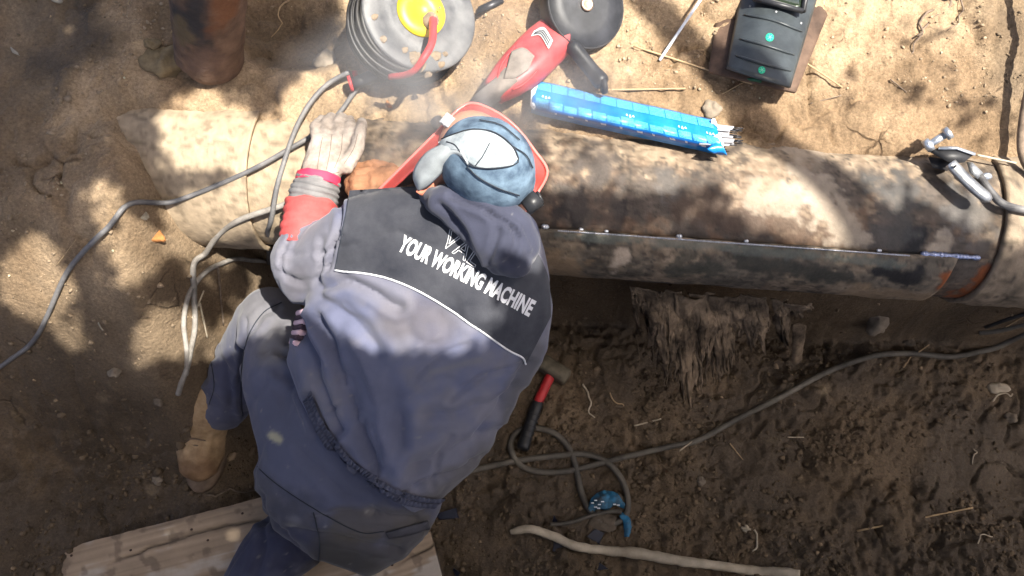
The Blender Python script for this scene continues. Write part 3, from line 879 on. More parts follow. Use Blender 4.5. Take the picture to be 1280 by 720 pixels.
# ---- lettering on the yoke
def lettering(txt, p0, p1, height, name, outline=False, bold=0.0, squeeze=None, bend=0.0, b=JK):
    cu = bpy.data.curves.new('txt', 'FONT'); cu.body = txt; cu.size = 1.0; cu.offset = bold; cu.resolution_u = 3
    cu.space_character = 1.02
    to = bpy.data.objects.new('txt', cu); COL.objects.link(to)
    dg = bpy.context.evaluated_depsgraph_get()
    me = bpy.data.meshes.new_from_object(to.evaluated_get(dg))
    bpy.data.objects.remove(to)
    bm = bmesh.new(); bm.from_mesh(me); bpy.data.meshes.remove(me)
    if outline:
        eds = [e for e in bm.edges if e.is_boundary]
        segs = [(np.array(e.verts[0].co), np.array(e.verts[1].co)) for e in eds]
    xs = [v.co.x for v in bm.verts]; ys = [v.co.y for v in bm.verts]
    x0, x1, y0, y1 = min(xs), max(xs), min(ys), max(ys)
    p0 = np.array(p0, float); p1 = np.array(p1, float); d = p1 - p0; L = np.linalg.norm(d); d /= L; n = np.array([d[1], -d[0]])
    def place(x, y):
        u = (x - x0) / (x1 - x0); v = (y - y0) / (y1 - y0)
        q = p0 + d * L * u + n * (height * v + bend * 4 * u * (1 - u))
        h, nn = hit(b, *q)
        return None if h is None else h + nn * (.0026 if b is JK else .002)
    if outline:
        parts = []
        for a, c in segs:
            k = max(2, int(np.linalg.norm(a - c) / .12) + 1)
            pts = [place(*(a + (c - a) * t)[:2]) for t in np.linspace(0, 1, k)]
            if all(q is not None for q in pts): parts.append(tube(pts, .0007, 4))
        V, F = merge(parts)
    else:
        for ax, lo, hi, st_ in ((0, x0, x1, .12), (1, y0, y1, .12)):
            c = lo + st_
            while c < hi:
                no = [0, 0, 0]; no[ax] = 1; co = [0, 0, 0]; co[ax] = c
                bmesh.ops.bisect_plane(bm, geom=bm.verts[:] + bm.edges[:] + bm.faces[:], plane_co=co, plane_no=no)
                c += st_
        bm.verts.index_update()
        V = [place(v.co.x, v.co.y) for v in bm.verts]
        V = [q if q is not None else np.zeros(3) for q in V]
        F = [[v.index for v in f.verts] for f in bm.faces]
    bm.free()
    return mesh_obj(name, V, F, M['print'], jacket, smooth=False)
lettering('YOUR WORKING MACHINE', (496, 313), (660, 396), 22, 'slogan_print', bold=0.04, bend=2.0)
lettering('VAL', (550, 306), (593, 334), 24, 'outline_print', outline=True)

# ---- sleeves of the shirt under the jacket, gloves
def sleeve(a, b, ra, rb, m, name, n=30, seed=1, wr=.0022):
    t = np.linspace(0, 1, n)[:, None]; pts = a * (1 - t) + b * t
    r = np.linspace(ra, rb, n) + wr * np.sin(np.arange(n) * 1.1 + seed) * .6
    V, F = tube(pts, r, 28)
    V = V + vnormals(V, F) * (.0045 * fbm(*(V * [1, 1, 1]).T, 22, 3, seed) + .0035 * (np.abs(perlin(V[:, 0] * .6, V[:, 1] * 1.6, V[:, 2], 34, seed)) - .25))[:, None]
    return mesh_obj(name, V, F, m, person)
sleeve(P(384, 308, .793), P(390, 254, .815), .050, .0485, M['coral'], 'red_sleeve', seed=2)
sleeve(P(390, 258, .812), P(398, 224, .832), .0445, .041, M['cuff_grey'], 'grey_cuff', seed=3)
sleeve(P(397, 230, .830), P(399, 219, .835), .0425, .0415, M['crimson'], 'cuff_trim', 8, 4, .0005)
for k in range(7):
    t = k / 6; V, F = tube([P(373 - 8 * t, 392 + 36 * t, .755 - .03 * t), P(386 - 14 * t, 388 + 41 * t, .785 - .03 * t), P(398 - 18 * t, 386 + 45 * t, .765 - .03 * t)], .0062, 8)
    mesh_obj('shirt_stripe', V, F, M['stripe'] if k % 2 == 0 else M['stripe_dark'], person)

def glove(stitches, m, name, fingers, thumb, palm, voxel=.0032, seed=3):
    pr = [loft(palm)]
    for f in fingers: pr += chain(f)
    pr += chain(thumb)
    V, F, Nn = remesh(pr, voxel, 4)
    V = V + Nn * (.0010 * fbm(*V.T, 60, 3, seed) - .0016 * np.clip(1 - 5 * np.abs(perlin(*V.T, 45, seed)), 0, 1))[:, None]
    o = mesh_obj(name, V, F, m, person); b = bvh(V, F)
    for ln in stitches:
        p = line_on(b, ln, 24, .0004)
        if len(p) > 4: Vs, Fs = tube(p, .0005, 4); mesh_obj('glove_seam', Vs, Fs, M['glove_seam'], o)
    return o
M['glove_seam'] = mat('glove_seam', (.13, .10, .08), .9, .2, 40, bump=0)
z0 = .835
lp = [section((381, 222), (420, 230), z0, z0, .030, .030, 18), section((379, 206), (427, 216), z0, z0, .031, .028, 18), section((385, 186), (440, 198), z0 + .004, z0, .026, .02, 18), section((392, 166), (440, 172), z0 + .002, z0, .022, .018, 18)]
lf = []
for k, (bx, by, mx, my, tx, ty, r) in enumerate([(397, 172, 394, 160, 402, 150, .0125), (409, 169, 408, 155, 414, 147, .013), (422, 169, 423, 154, 427, 147, .013), (434, 172, 437, 159, 437, 150, .0125)]):
    lf.append([(P(bx, by, z0 + .006), r), (P(mx, my, z0 + .004), r * .98), (P(tx, ty, z0 - .022), r * .9), (P(tx + 3, ty + 8, z0 - .042), r * .82)])
lt = [(P(432, 208, z0 + .005), .017), (P(446, 186, z0 + .012), .0145), (P(450, 168, z0 + .012), .0130), (P(453, 153, z0 + .004), .0105)]
glove([[(396, 215), (399, 195), (403, 172)], [(408, 212), (412, 192), (415, 168)], [(418, 210), (426, 190), (428, 168)], [(386, 214), (405, 219), (424, 215)], [(430, 205), (442, 186), (447, 168)]], M['glove'], 'glove', lf, lt, lp)
z1 = .825
rp = [section((505, 214), (512, 244), z1, z1, .026, .024, 18), section((488, 210), (490, 246), z1, z1, .028, .022, 18), section((462, 216), (464, 248), z1, z1, .024, .02, 18)]
rf = []
for k in range(4):
    y = 216 + 8.5 * k; x = 462 - (2, 5, 4, -1)[k]
    rf.append([(P(x + 6, y, z1 + .006), .0125), (P(x - 12, y + 2, z1 + .004), .0122), (P(x - 21, y + 4, z1 - .018), .0115), (P(x - 12, y + 5, z1 - .036), .0105)])
rt = [(P(490, 214, z1), .016), (P(468, 207, z1 - .006), .0135), (P(450, 209, z1 - .022), .011)]
glove([], M['glove_brown'], 'glove', rf, rt, rp, seed=8)

# ---- cap, neck flap and face shield
CP = P(594, 203, 1.035)
cu_ = -FWD * 0.9 + UPV * .25 + RIGHT * .1; cu_ /= np.linalg.norm(cu_)
cf = UPV * .75 + RIGHT * .55; cf -= cu_ * (cf @ cu_); cf /= np.linalg.norm(cf); cr_ = np.cross(cf, cu_)
cap_parts = [ellipsoid(P(609, 206, 1.02), [cr_ * .083, cf * .072, cu_ * .084], 18, 26), ellipsoid(P(632, 222, .985), [cr_ * .052, cf * .046, cu_ * .075], 14, 20)]
V, F, Nn = remesh(cap_parts, .0045, 5)
V = V + Nn * (.0018 * fbm(*V.T, 22, 3, 4))[:, None]
capo = mesh_obj('cap', V, F, M['denim'], person)
CAPB = bvh(V, F)
hoodcap = [(548, 178), (568, 170), (592, 164), (616, 168), (637, 183), (646, 199)]
low = [(556, 190), (572, 188), (583, 200), (598, 209), (620, 209), (640, 206)]
V, F = patch_on(CAPB, hoodcap, low, 40, 20, .0022); V, F = shell(V, F, .002)
mesh_obj('bleached_panel', V, F, M['denim_white'], capo)
seams = [[(548, 177), (568, 169), (592, 163), (618, 167), (638, 182), (647, 200), (638, 207), (612, 210), (590, 207), (578, 195)], [(612, 180), (604, 195), (595, 207)],
         [(640, 184), (656, 195), (664, 210)], [(585, 208), (600, 222), (625, 235), (648, 243)], [(600, 152), (625, 158), (648, 176)], [(560, 178), (570, 182), (578, 192)]]
for s in seams:
    p = line_on(CAPB, s, 30, .003)
    if len(p) > 3:
        V, F = tube(p, .0011, 5); mesh_obj('stitched_seam', V, F, M['seam'], capo)
# flap of grey canvas hanging to the left over the neck
A = [(572, 176), (550, 182), (532, 192), (520, 208), (517, 222), (522, 236)]
B = [(586, 206), (574, 198), (560, 206), (548, 220), (535, 232), (524, 238)]
def sheet(A, B, za, zb, nu, nv, bulge, th):
    a = spline(A, nu); b = spline(B, nu); V = []
    for i in range(nu):
        for j in range(nv):
            u, t = i / (nu - 1), j / (nv - 1)
            q = a[i] * (1 - t) + b[i] * t
            z = (za[0] * (1 - u) + za[1] * u) * (1 - t) + (zb[0] * (1 - u) + zb[1] * u) * t + bulge * math.sin(math.pi * t) * math.sin(math.pi * (0.1 + .8 * u))
            V.append(P(*q, z))
    F = [[i * nv + j, (i + 1) * nv + j, (i + 1) * nv + j + 1, i * nv + j + 1] for i in range(nu - 1) for j in range(nv - 1)]
    V = np.array(V); V = V + .0025 * fbm(*V.T, 25, 3, 6)[:, None] * -FWD
    return shell(V, F, th)
V, F = sheet(A, B, (1.085, .985), (1.085, .985), 30, 12, .018, .003)
mesh_obj('neck_flap', V, F, M['denim_grey'], capo)
V, F = sheet([(608, 236), (625, 242), (645, 262)], [(612, 246), (628, 256), (642, 266)], (1.02, .975), (1.0, .97), 14, 6, .004, .003)
mesh_obj('pale_tape', V, F, M['denim_grey'], capo)
# neck and reddish undershirt collar
V, F = sheet([(520, 240), (545, 208), (572, 204), (600, 226), (625, 250)], [(530, 246), (550, 238), (575, 234), (602, 244), (628, 258)], (.985, .985), (.965, .965), 30, 10, .02, .004)
mesh_obj('orange_collar', V, F, mat('orange_collar_cloth', (0.60, 0.21, 0.13), .8, .15, 25, bump=.3), person)
# face shield: red rim round the cap
out = [(472, 239), (512, 199), (546, 165), (572, 138), (591, 129), (620, 140), (646, 160), (668, 188), (684, 214), (672, 241), (655, 265)]
inn = [(486, 241), (526, 206), (560, 178), (582, 158), (596, 150), (618, 158), (640, 178), (655, 200), (664, 218), (656, 236), (646, 254)]
def zrim(u): return .895 + .10 * math.sin(math.pi * min(1, u * 1.1)) + .0 * u
a = spline(out, 60); b = spline(inn, 60); V = []
for i in range(60):
    u = i / 59
    for j in range(6):
        t = j / 5; q = a[i] * (1 - t) + b[i] * t
        V.append(P(*q, zrim(u) + .016 * t))
F = [[i * 6 + j, (i + 1) * 6 + j, (i + 1) * 6 + j + 1, i * 6 + j + 1] for i in range(59) for j in range(5)]
V, F = shell(np.array(V), F, .004)
mask = mesh_obj('face_shield', V, F, M['mask_red'], person)
# the shield itself bowed below the face
V = []
for i in range(60):
    u = i / 59; q0 = P(*a[i], zrim(u)); cen = HD + hf * .17
    for j in range(7):
        t = j / 6; V.append(q0 * (1 - t) + cen * t + hf * .05 * math.sin(math.pi * t * .5))
F = [[i * 7 + j, (i + 1) * 7 + j, (i + 1) * 7 + j + 1, i * 7 + j + 1] for i in range(59) for j in range(6)]
V, F = shell(np.array(V), F, .003)
mesh_obj('shield_window', V, F, M['mask_red'], mask)
p = np.array([P(*q, zrim(i / 59) + .004) for i, q in enumerate(a)]); V, F = tube(p, .0028, 6)
mesh_obj('shield_rim', V, F, mat('pale_red_rim', (0.70, 0.20, 0.17), .3, .1, 20, bump=0, coat=.3), mask)
c = P(563, 154, 1.02); e = (P(575, 164, 1.02) - P(552, 146, 1.02)); e /= np.linalg.norm(e); f2 = np.cross(-FWD, e)
V, F = merge([box(c, e * .017, f2 * .011, -FWD * .006), box(c + e * .0 + -FWD * .006, e * .004, f2 * .010, -FWD * .004), box(c - e * .010 - FWD * .006, e * .003, f2 * .010, -FWD * .004)])
mesh_obj('strap_buckle', V, F, M['buckle'], mask)
V, F = sheet([(566, 160), (585, 168)], [(572, 152), (592, 160)], (1.03, 1.06), (1.03, 1.06), 8, 5, .002, .003)
mesh_obj('strap', V, F, M['buckle'], mask)
c = P(664, 252, .985); V, F = tube([c - RIGHT * .010 - UPV * .01, c + RIGHT * .012 + UPV * .006], .015, 14); V2, F2 = tube([c + RIGHT * .012 + UPV * .006, c + RIGHT * .016 + UPV * .008], .011, 14)
mesh_obj('adjuster_knob', *merge([(V, F), (V2, F2)]), M['black_plastic'], mask)
# ------------------------------------------------------------------ tools and small things
M['metal_dark'] = mat('dark_metal', (0.06, 0.06, 0.065), 0.45, 0.3, 40, metallic=0.8, bump=0.2)
M['metal'] = mat('grey_metal', (0.36, 0.37, 0.38), 0.42, 0.3, 30, metallic=0.75, bump=0.25, bscale=160)
M['zinc'] = mat('zinc_plated_steel', (0.55, 0.58, 0.62), 0.35, 0.2, 40, metallic=0.85, bump=0.2)
M['rubber'] = mat('black_rubber', (0.028, 0.028, 0.031), 0.6, 0.3, 40, bump=0.2, bscale=200)
M['cable_black'] = mat('black_cable', (0.020, 0.020, 0.023), 0.42, 0.4, 25, color2=(0.07, 0.066, 0.06), bump=0.1)
M['cable_grey'] = mat('grey_cable', (0.13, 0.13, 0.14), 0.55, 0.35, 16, color2=(0.22, 0.21, 0.20), bump=0.3, bscale=200)
M['cable_pale'] = mat('pale_dusty_cable', (0.24, 0.215, 0.185), 0.7, 0.4, 14, color2=(0.42, 0.39, 0.35), bump=0.3, bscale=200)
M['hose'] = mat('muddy_hose', (0.085, 0.078, 0.068), 0.6, 0.45, 12, color2=(0.17, 0.15, 0.12), bump=0.4, bscale=240)
M['hub_yellow'] = mat('yellow_plastic', (0.80, 0.58, 0.015), 0.4, 0.08, 20, bump=0.1)
M['flange'] = mat('dusty_reel_plate', (0.045, 0.052, 0.065), 0.5, 0.4, 13, color2=(0.17, 0.17, 0.17), bump=0.4, bscale=60)
M['red_cord'] = mat('red_cord', (0.55, 0.05, 0.055), 0.5, 0.2, 30, bump=0.2)
M['mudball'] = mat('dry_mud', (0.23, 0.175, 0.12), 0.95, 0.35, 60, bump=0.6)
M['tool_red'] = mat('red_tool_body', (0.46, 0.045, 0.055), 0.45, 0.3, 14, color2=(0.56, 0.10, 0.10), bump=0.15)
M['tool_dust'] = mat('dusty_grey_grip', (0.20, 0.175, 0.155), 0.85, 0.3, 30, bump=0.4)
M['sticker'] = mat('silver_sticker', (0.60, 0.62, 0.63), 0.4, 0.1, 20, bump=0)
M['ink'] = mat('black_ink', (0.03, 0.03, 0.035), 0.6, 0.1, 20, bump=0)
M['blue_wrap'] = mat('blue_wrapper', (0.008, 0.16, 0.52), 0.3, 0.2, 14, color2=(0.010, 0.22, 0.62), bump=0.25, bscale=60, bdist=0.003, coat=0.2)
M['blue_shaded'] = mat('shaded_blue_wrapper', (0.010, 0.13, 0.47), 0.33, 0.12, 14, bump=0.2, coat=0.2)  # shaded copy of the blue wrapper
M['blue_pale'] = mat('pale_blue_speckle', (0.02, 0.29, 0.72), 0.4, 0.2, 500, color2=(0.11, 0.42, 0.78), bump=0, detail=1.0)
M['white_paper'] = mat('white_wrapper', (0.72, 0.76, 0.82), 0.45, 0.05, 20, bump=0.1)
M['electrode'] = mat('electrode_coating', (0.36, 0.36, 0.38), 0.7, 0.15, 90, bump=0.2)
M['twig'] = mat('dry_straw', (0.42, 0.30, 0.17), 0.85, 0.25, 60, bump=0.3)
M['root'] = mat('dry_root', (0.20, 0.15, 0.11), 0.9, 0.35, 60, bump=0.5)
M['bark_pale'] = mat('peeled_branch', (0.46, 0.38, 0.27), 0.8, 0.25, 18, color2=(0.60, 0.52, 0.40), bump=0.5, bscale=60, bdist=0.004)
M['fibre'] = mat('rotten_fibre_wrap', (0.060, 0.042, 0.027), 0.95, 0.45, 14, color2=(0.30, 0.22, 0.145), bump=0.9, bscale=90, bdist=0.006)
M['rust'] = mat('rusty_iron', (1, 1, 1), 0.9, 0.3, 30, attr=True, bump=0.8, bscale=90, bdist=0.006)
M['stone'] = mat('dull_stone', (0.22, 0.18, 0.135), 0.9, 0.3, 25, bump=0.6, bscale=80, bdist=0.004)
M['dark_stone'] = mat('muddy_stone', (0.12, 0.095, 0.07), 0.9, 0.3, 25, bump=0.6, bscale=80, bdist=0.004)
M['blue_disc'] = mat('blue_disc_face', (0.07, 0.075, 0.07), 0.7, 0.3, 32, color2=(0.03, 0.22, 0.42), bump=0.3)
M['shard'] = mat('black_shard', (0.015, 0.018, 0.035), 0.35, 0.3, 40, bump=0.2)
M['hammer_red'] = mat('red_grip', (0.50, 0.03, 0.035), 0.4, 0.12, 40, bump=0.1)
M['wood'] = mat('weathered_plank', (1, 1, 1), 0.85, 0.25, 10, attr=True, bump=0.5, bscale=60, bdist=0.003, stretch=(1, 1, 1))
M['mask_brown'] = mat('scorched_brown_leather', (0.065, 0.036, 0.024), 0.75, 0.5, 14, color2=(0.15, 0.095, 0.065), bump=0.4, bscale=60, bdist=0.004)
M['mask_black'] = mat('black_mask_shell', (0.030, 0.036, 0.041), 0.38, 0.35, 12, color2=(0.060, 0.072, 0.078), bump=0.12, bscale=120)
M['lens'] = mat('mask_lens', (0.02, 0.03, 0.02), 0.03, 0.1, 10, bump=0, spec=0.9, coat=1.0)
M['green'] = mat('green_sticker', (0.01, 0.42, 0.23), 0.45, 0.1, 30, bump=0)
M['leaf'] = mat('dry_leaf', (0.34, 0.30, 0.23), 0.8, 0.2, 40, bump=0.2)
M['orange'] = mat('orange_flake', (0.38, 0.16, 0.05), 0.9, 0.4, 60, bump=0.5)

def cable(name, pts, r, m, label, off=None, cat='cable', n=None, sides=8, lifts=None):
    p3 = [G(*q, 0.0) for q in pts]
    p = spline(p3, n or len(pts) * 10)
    # keep the run lying on whatever is below it
    zt = np.where(p[:, 2] < PZ, gz(p[:, 0], p[:, 1]), top(p[:, 0], p[:, 1]))
    p[:, 2] = np.maximum(p[:, 2], zt) + r * .75
    for _ in range(6):
        p[1:-1, 2] = np.maximum(.25 * p[:-2, 2] + .5 * p[1:-1, 2] + .25 * p[2:, 2], zt[1:-1] + r * .35)
    for _ in range(14):
        p[1:-1] = .25 * p[:-2] + .5 * p[1:-1] + .25 * p[2:]
    if lifts is not None:
        p[:, 2] += np.interp(np.linspace(0, 1, len(p)), lifts[0], lifts[1])
    V, F = tube(p, r, sides)
    o = mesh_obj(name, V, F, m)
    bake_org(o, p[len(p) // 2] - [0, 0, r])
    return tag(o, label, cat)

def stick(name, a, b, r, m, label, cat, za=0.004, zb=0.004, taper=.7, wig=0.0, group=None, sides=6, mid=()):
    pts = [G(*a) + [0, 0, za]] + [G(*q) + [0, 0, (za + zb) / 2] for q in mid] + [G(*b) + [0, 0, zb]]
    p = spline(pts, 14)
    if wig: p = p + wig * np.stack([fbm(*(p.T * 1.0), 20, 2, k) for k in (1, 2, 3)], 1) * [1, 1, .3]
    V, F = tube(p, np.linspace(r, r * taper, 14), sides)
    o = mesh_obj(name, V, F, m); bake_org(o, p.mean(0))
    return tag(o, label, cat, group)

# ---- rusty post standing at the back
b0 = G(262, 74); t0 = P(256, -150, b0[2] + .42)
post = thing('rusty_pipe_post', 'thick rusty iron stub standing in the dark soil at the upper left', 'iron post', b0)
d = (t0 - b0); L = np.linalg.norm(d); d /= L
pts = [b0 - d * .02 + d * L * k / 60 for k in range(61)]
rr = [.030, .050, .060, .065] + [.068 + .003 * k / 57 for k in range(57)]
V, F = tube(pts, rr, 56)
V = V + .0035 * fbm(*V.T, 22, 4, 3)[:, None] * np.array([1, .7, .2])
n1 = fbm(*V.T, 12, 4, 5)[:, None]; n2 = fbm(*V.T, 40, 3, 6)[:, None]
c = np.array([.17, .105, .07]) * (1 + .5 * n2); pp = proj(V)
for poly, cl, sf, k in (([(240, 20), (245, 40)], (.035, .037, .042), 30, .9), ([(285, 0), (275, 30)], (.25, .10, .04), 22, .7), ([(222, 30), (232, 50)], (.20, .14, .07), 12, .7), ([(250, 75), (270, 85)], (.16, .10, .08), 22, .5)):
    w = k * (1 - sstep(.3, 1, segdist(pp[:, 0], pp[:, 1], poly)[:, None] / sf + .7 * n1 + .3 * n2)); c = c + (np.array(cl) - c) * w
mesh_obj('rusty_barrel', V, F, M['rust'], post, col=np.clip(c, .01, 1))
s_ = np.cross(d, [0, 1, 0]); s_ /= np.linalg.norm(s_)
s_ = s_ if s_[0] > 0 else -s_
q = b0 + s_ * .069 - FWD * .02
V, F = tube([q + d * .07, q + d * .2, q + d * L], .004, 6); mesh_obj('pale_side_line', V, F, mat('pale_side_metal', (.62, .5, .45), .5, .2, 60, bump=.2), post)  # pale line down the right side of the barrel

# ---- cable reel
RC = G(515, 50) + np.array([0, 0, .055])
reel = thing('cable_reel', 'dusty cable reel with a yellow hub and black cable wound on it', 'cable reel', G(515, 50))
FC = P(525, 17, RC[2] + .045)
ra_ = -FWD * .86 + RIGHT * .42 + UPV * .06; ra_ /= np.linalg.norm(ra_)
ru = UPV - ra_ * (UPV @ ra_); ru /= np.linalg.norm(ru); rv = np.cross(ru, ra_)
def lathe(prof, c=FC, ax=ra_, n=56, wob=0.0):
    rings = []
    for h, r in prof:
        a = np.arange(n) / n * 2 * math.pi
        rings.append(c + ax * h + r * (np.cos(a)[:, None] * ru + np.sin(a)[:, None] * rv))
    return loft(rings)
RF = .118
mesh_obj('front_flange', *lathe([(-.004, RF - .003), (-.002, RF), (.002, RF), (.004, RF - .004), (.004, .09), (.001, .085), (.002, .058), (.006, .052)]), M['flange'], reel)
mesh_obj('rear_flange', *lathe([(-.086, RF), (-.083, RF + .002), (-.079, RF)]), M['flange'], reel)
mesh_obj('drum', *lathe([(-.08, .05), (-.003, .05)]), M['metal_dark'], reel)
hub = mesh_obj('hub', *lathe([(.004, .050), (.010, .050), (.014, .046), (.014, .02), (.010, .016)]), M['hub_yellow'], reel)
V, F = ellipsoid(FC + ra_ * .016 + rv * -.000 + RIGHT * .016 - UPV * .020, [RIGHT * .017, UPV * .017, ra_ * .012], 8, 12)
V = V + .006 * fbm(*V.T, 60, 3, 4)[:, None] * ra_
mesh_obj('mud_lump', V, F, M['mudball'], hub)
for k, (x, y) in enumerate([(-.03, .02), (-.012, .032), (.022, .030), (-.036, -.004), (-.02, -.018), (.034, .006)]):
    V, F = ellipsoid(FC + ra_ * .0145 + RIGHT * x + UPV * y, [RIGHT * .0025, UPV * .003, ra_ * .001], 5, 6)
    mesh_obj('mud_spot', V, F, M['mudball'], hub)
for k, (x, y, r_) in enumerate([(512, 68, .014), (520, 76, .010), (540, 62, .009), (546, 70, .007), (503, 60, .006), (470, 30, .006), (478, 52, .007), (530, 84, .006), (552, 58, .005)]):
    c0 = P(x, y, FC[2]); c0 = c0 + FWD * (((FC - c0) @ ra_) / (FWD @ ra_)) + ra_ * .004
    V, F = ellipsoid(c0, [RIGHT * r_ * 1.3, UPV * r_, ra_ * .003], 8, 14); V = V + r_ * .5 * fbm(*V.T, 90, 3, k)[:, None] * (RIGHT + UPV)
    mesh_obj('dried_mud', V, F, M['mudball'], reel)
for k in range(34):
    h = -.076 + (k % 9) * .0084; r = .096 + .004 * math.sin(k * 2.3)
    ecc = .005 * math.sin(k * 1.7) + (.012 if k < 9 else .013 + .0011 * (k - 9))
    a = np.linspace(0, 2 * math.pi, 60)
    pts = [FC + ra_ * (h + .004 * math.sin(2 * t + k)) + (r + ecc * math.cos(t - 4.15)) * (math.cos(t) * ru + math.sin(t) * rv) for t in a]
    V, F = tube(pts, .0033, 6); mesh_obj('cable_winding', V, F, M['cable_black'], reel)
V, F = tube(spline([FC + ra_ * .018 + RIGHT * .020 - UPV * .016, P(540, 52, RC[2] + .07), P(530, 72, RC[2] + .07), P(518, 88, RC[2] + .05), P(505, 94, RC[2] + .03), P(487, 96, RC[2] + .012)], 40), np.linspace(.0085, .006, 40), 8)
mesh_obj('red_lead', V, F, M['red_cord'], reel)
V, F = loft([np.array([P(x, y, RC[2] + z) for x, y in q]) for z, q in ((-.01, [(598, 8), (596, 18), (630, 3), (628, -6)]), (-.02, [(598, 8), (596, 18), (630, 3), (628, -6)]))])
mesh_obj('carry_handle', V, F, M['metal_dark'], reel)
pl = thing('cable_plug', 'black plug with red collar lying against the reel windings', 'plug', G(462, 100))
zb = G(462, 100)[2] + .022
V, F = tube([P(438, 106, zb), P(452, 101, zb), P(462, 97, zb), P(474, 93, zb + .006), P(480, 91, zb + .008)], [.012, .013, .0135, .014, .011], 16); mesh_obj('plug_body', V, F, M['black_plastic'], pl)
V, F = tube([P(472, 95, zb + .008), P(482, 90, zb + .01)], [.017, .016], 16); mesh_obj('plug_cap', V, F, M['metal_dark'], pl)
V, F = tube([P(436, 105, zb), P(440, 104, zb)], [.0165, .0165], 14); mesh_obj('red_collar', V, F, M['red_cord'], pl)
V, F = tube([P(441, 93, zb - .004), P(447, 92, zb - .004)], [.008, .007], 10); mesh_obj('red_clip', V, F, M['red_cord'], pl)

# ---- angle grinder
gb = G(680, 75)
gr = thing('angle_grinder', 'red angle grinder with a black guard lying on the sand beside the reel', 'angle grinder', gb)
zg = gb[2] + .040
def gp(x, y, dz=0): return P(x, y, zg + dz)
axis_px = [(726, 20), (708, 34), (694, 46), (676, 62), (658, 80), (642, 94), (628, 106), (616, 116)]
wid = [.034, .040, .045, .047, .047, .045, .038, .026]; hei = [.026, .030, .033, .034, .034, .032, .028, .021]
def bodyloft(px, w, h, dz, m=22, sq=2.8):
    c = spline([gp(*q, z) for q, z in zip(px, dz)], 40); w = np.interp(np.linspace(0, 1, 40), np.linspace(0, 1, len(w)), w); h = np.interp(np.linspace(0, 1, 40), np.linspace(0, 1, len(h)), h)
    t = np.gradient(c, axis=0); t /= np.linalg.norm(t, axis=1)[:, None]
    rings = []
    for k in range(40):
        s = np.cross(t[k], [0, 0, 1.0]); s /= np.linalg.norm(s); u = np.cross(s, t[k]); r = []
        for j in range(m):
            a = j / m * 2 * math.pi; e = 2 / sq
            r.append(c[k] + s * w[k] * math.copysign(abs(math.cos(a)) ** e, math.cos(a)) + u * h[k] * math.copysign(abs(math.sin(a)) ** e, math.sin(a)))
        rings.append(np.array(r))
    return loft(rings)
V, F = bodyloft(axis_px, wid, hei, [0, .0, 0, 0, 0, -.002, -.006, -.01])
gbody = mesh_obj('motor_housing', V, F, M['tool_red'], gr); GB = bvh(V, F)
V, F = bodyloft([(640, 98), (622, 112), (606, 124), (594, 134), (586, 142)], [.024, .020, .018, .017, .012], [.024, .020, .018, .016, .012], [.006, .0, -.008, -.014, -.018]); mesh_obj('rear_grip', V, F, M['tool_dust'], gr)
V, F = patch_on(GB, [(640, 66), (655, 62), (668, 72)], [(630, 100), (645, 98), (660, 88)], 16, 10, lambda u, t: .004); V, F = shell(V, F, .004); mesh_obj('grip_pad', V, F, M['tool_dust'], gr)
for k, (A_, B_) in enumerate([([(622, 100), (628, 80), (645, 58)], None), ([(640, 112), (655, 104), (672, 88)], None)]):
    p = line_on(GB, A_, 20, .002)
    if len(p) > 3: V, F = tube(p, .0022, 6); mesh_obj('moulded_ridge', V, F, M['red_cord'], gbody)
V, F = patch_on(GB, [(668, 40), (680, 36), (691, 52)], [(664, 47), (675, 46), (685, 62)], 20, 10, .0034); st_ = mesh_obj('sticker', V, F, M['sticker'], gbody)
for t in (.22, .48, .74):
    q = [tuple(np.array(a_) * (1 - t) + np.array(b_) * t) for a_, b_ in zip([(669.5, 41), (680, 37.5), (689.5, 51)], [(666, 46), (675, 45.5), (684, 60)])]
    q2 = [(x_ - .9, y_ + 1.3) for x_, y_ in q]
    V, F = patch_on(GB, q, q2, 14, 3, .0042); mesh_obj('sticker_line', V, F, M['ink'], st_)
gax = -FWD * .86 + RIGHT * .38 - UPV * .05; gax /= np.linalg.norm(gax)
gc = P(733, 6, zg + .044)
_ru, _rv = ru, rv
ru = UPV - gax * (UPV @ gax); ru /= np.linalg.norm(ru); rv = np.cross(ru, gax)
mesh_obj('disc_guard', *lathe([(-.050, .076), (-.046, .084), (-.012, .088), (-.002, .0885), (.0022, .0875), (.0018, .0855), (-.0015, .085)], gc, gax), M['rubber'], gr)
mesh_obj('disc_face', *lathe([(-.004, .0845), (-.0008, .084), (-.0012, .05), (-.0005, .012)], gc, gax), mat('dark_disc', (.028, .03, .036), .5, .4, 14, color2=(.05, .052, .06), bump=.2), gr)
nut = mesh_obj('spindle_nut', *lathe([(-.004, .0135), (.003, .0135), (.004, .010), (.002, .007)], gc + gax * .002, gax, 20), mat('worn_brass', (.55, .40, .30), .4, .2, 60, metallic=.8, bump=.2), gr)
ru, rv = _ru, _rv
hz = zg - .006
V, F = tube(spline([P(712, 54, hz + .02), P(722, 66, hz + .012), P(738, 86, hz), P(754, 105, hz - .008)], 20), [.010, .013] + [.0155] * 13 + [.0165, .017, .0175, .017, .014], 18); mesh_obj('side_handle', V, F, M['black_plastic'], gr)
V, F = tube([P(752, 108, hz - .008), P(757, 107, hz - .008)], [.0165, .016], 14); mesh_obj('handle_cap', V, F, M['rubber'], gr)
V, F = tube(spline([P(588, 141, zg - .018), P(572, 148, zg - .03), P(552, 158, zg - .036), P(545, 150, zg - .036)], 20), [.013] * 20, 10); mesh_obj('cord_sleeve', V, F, M['tool_dust'], gr)

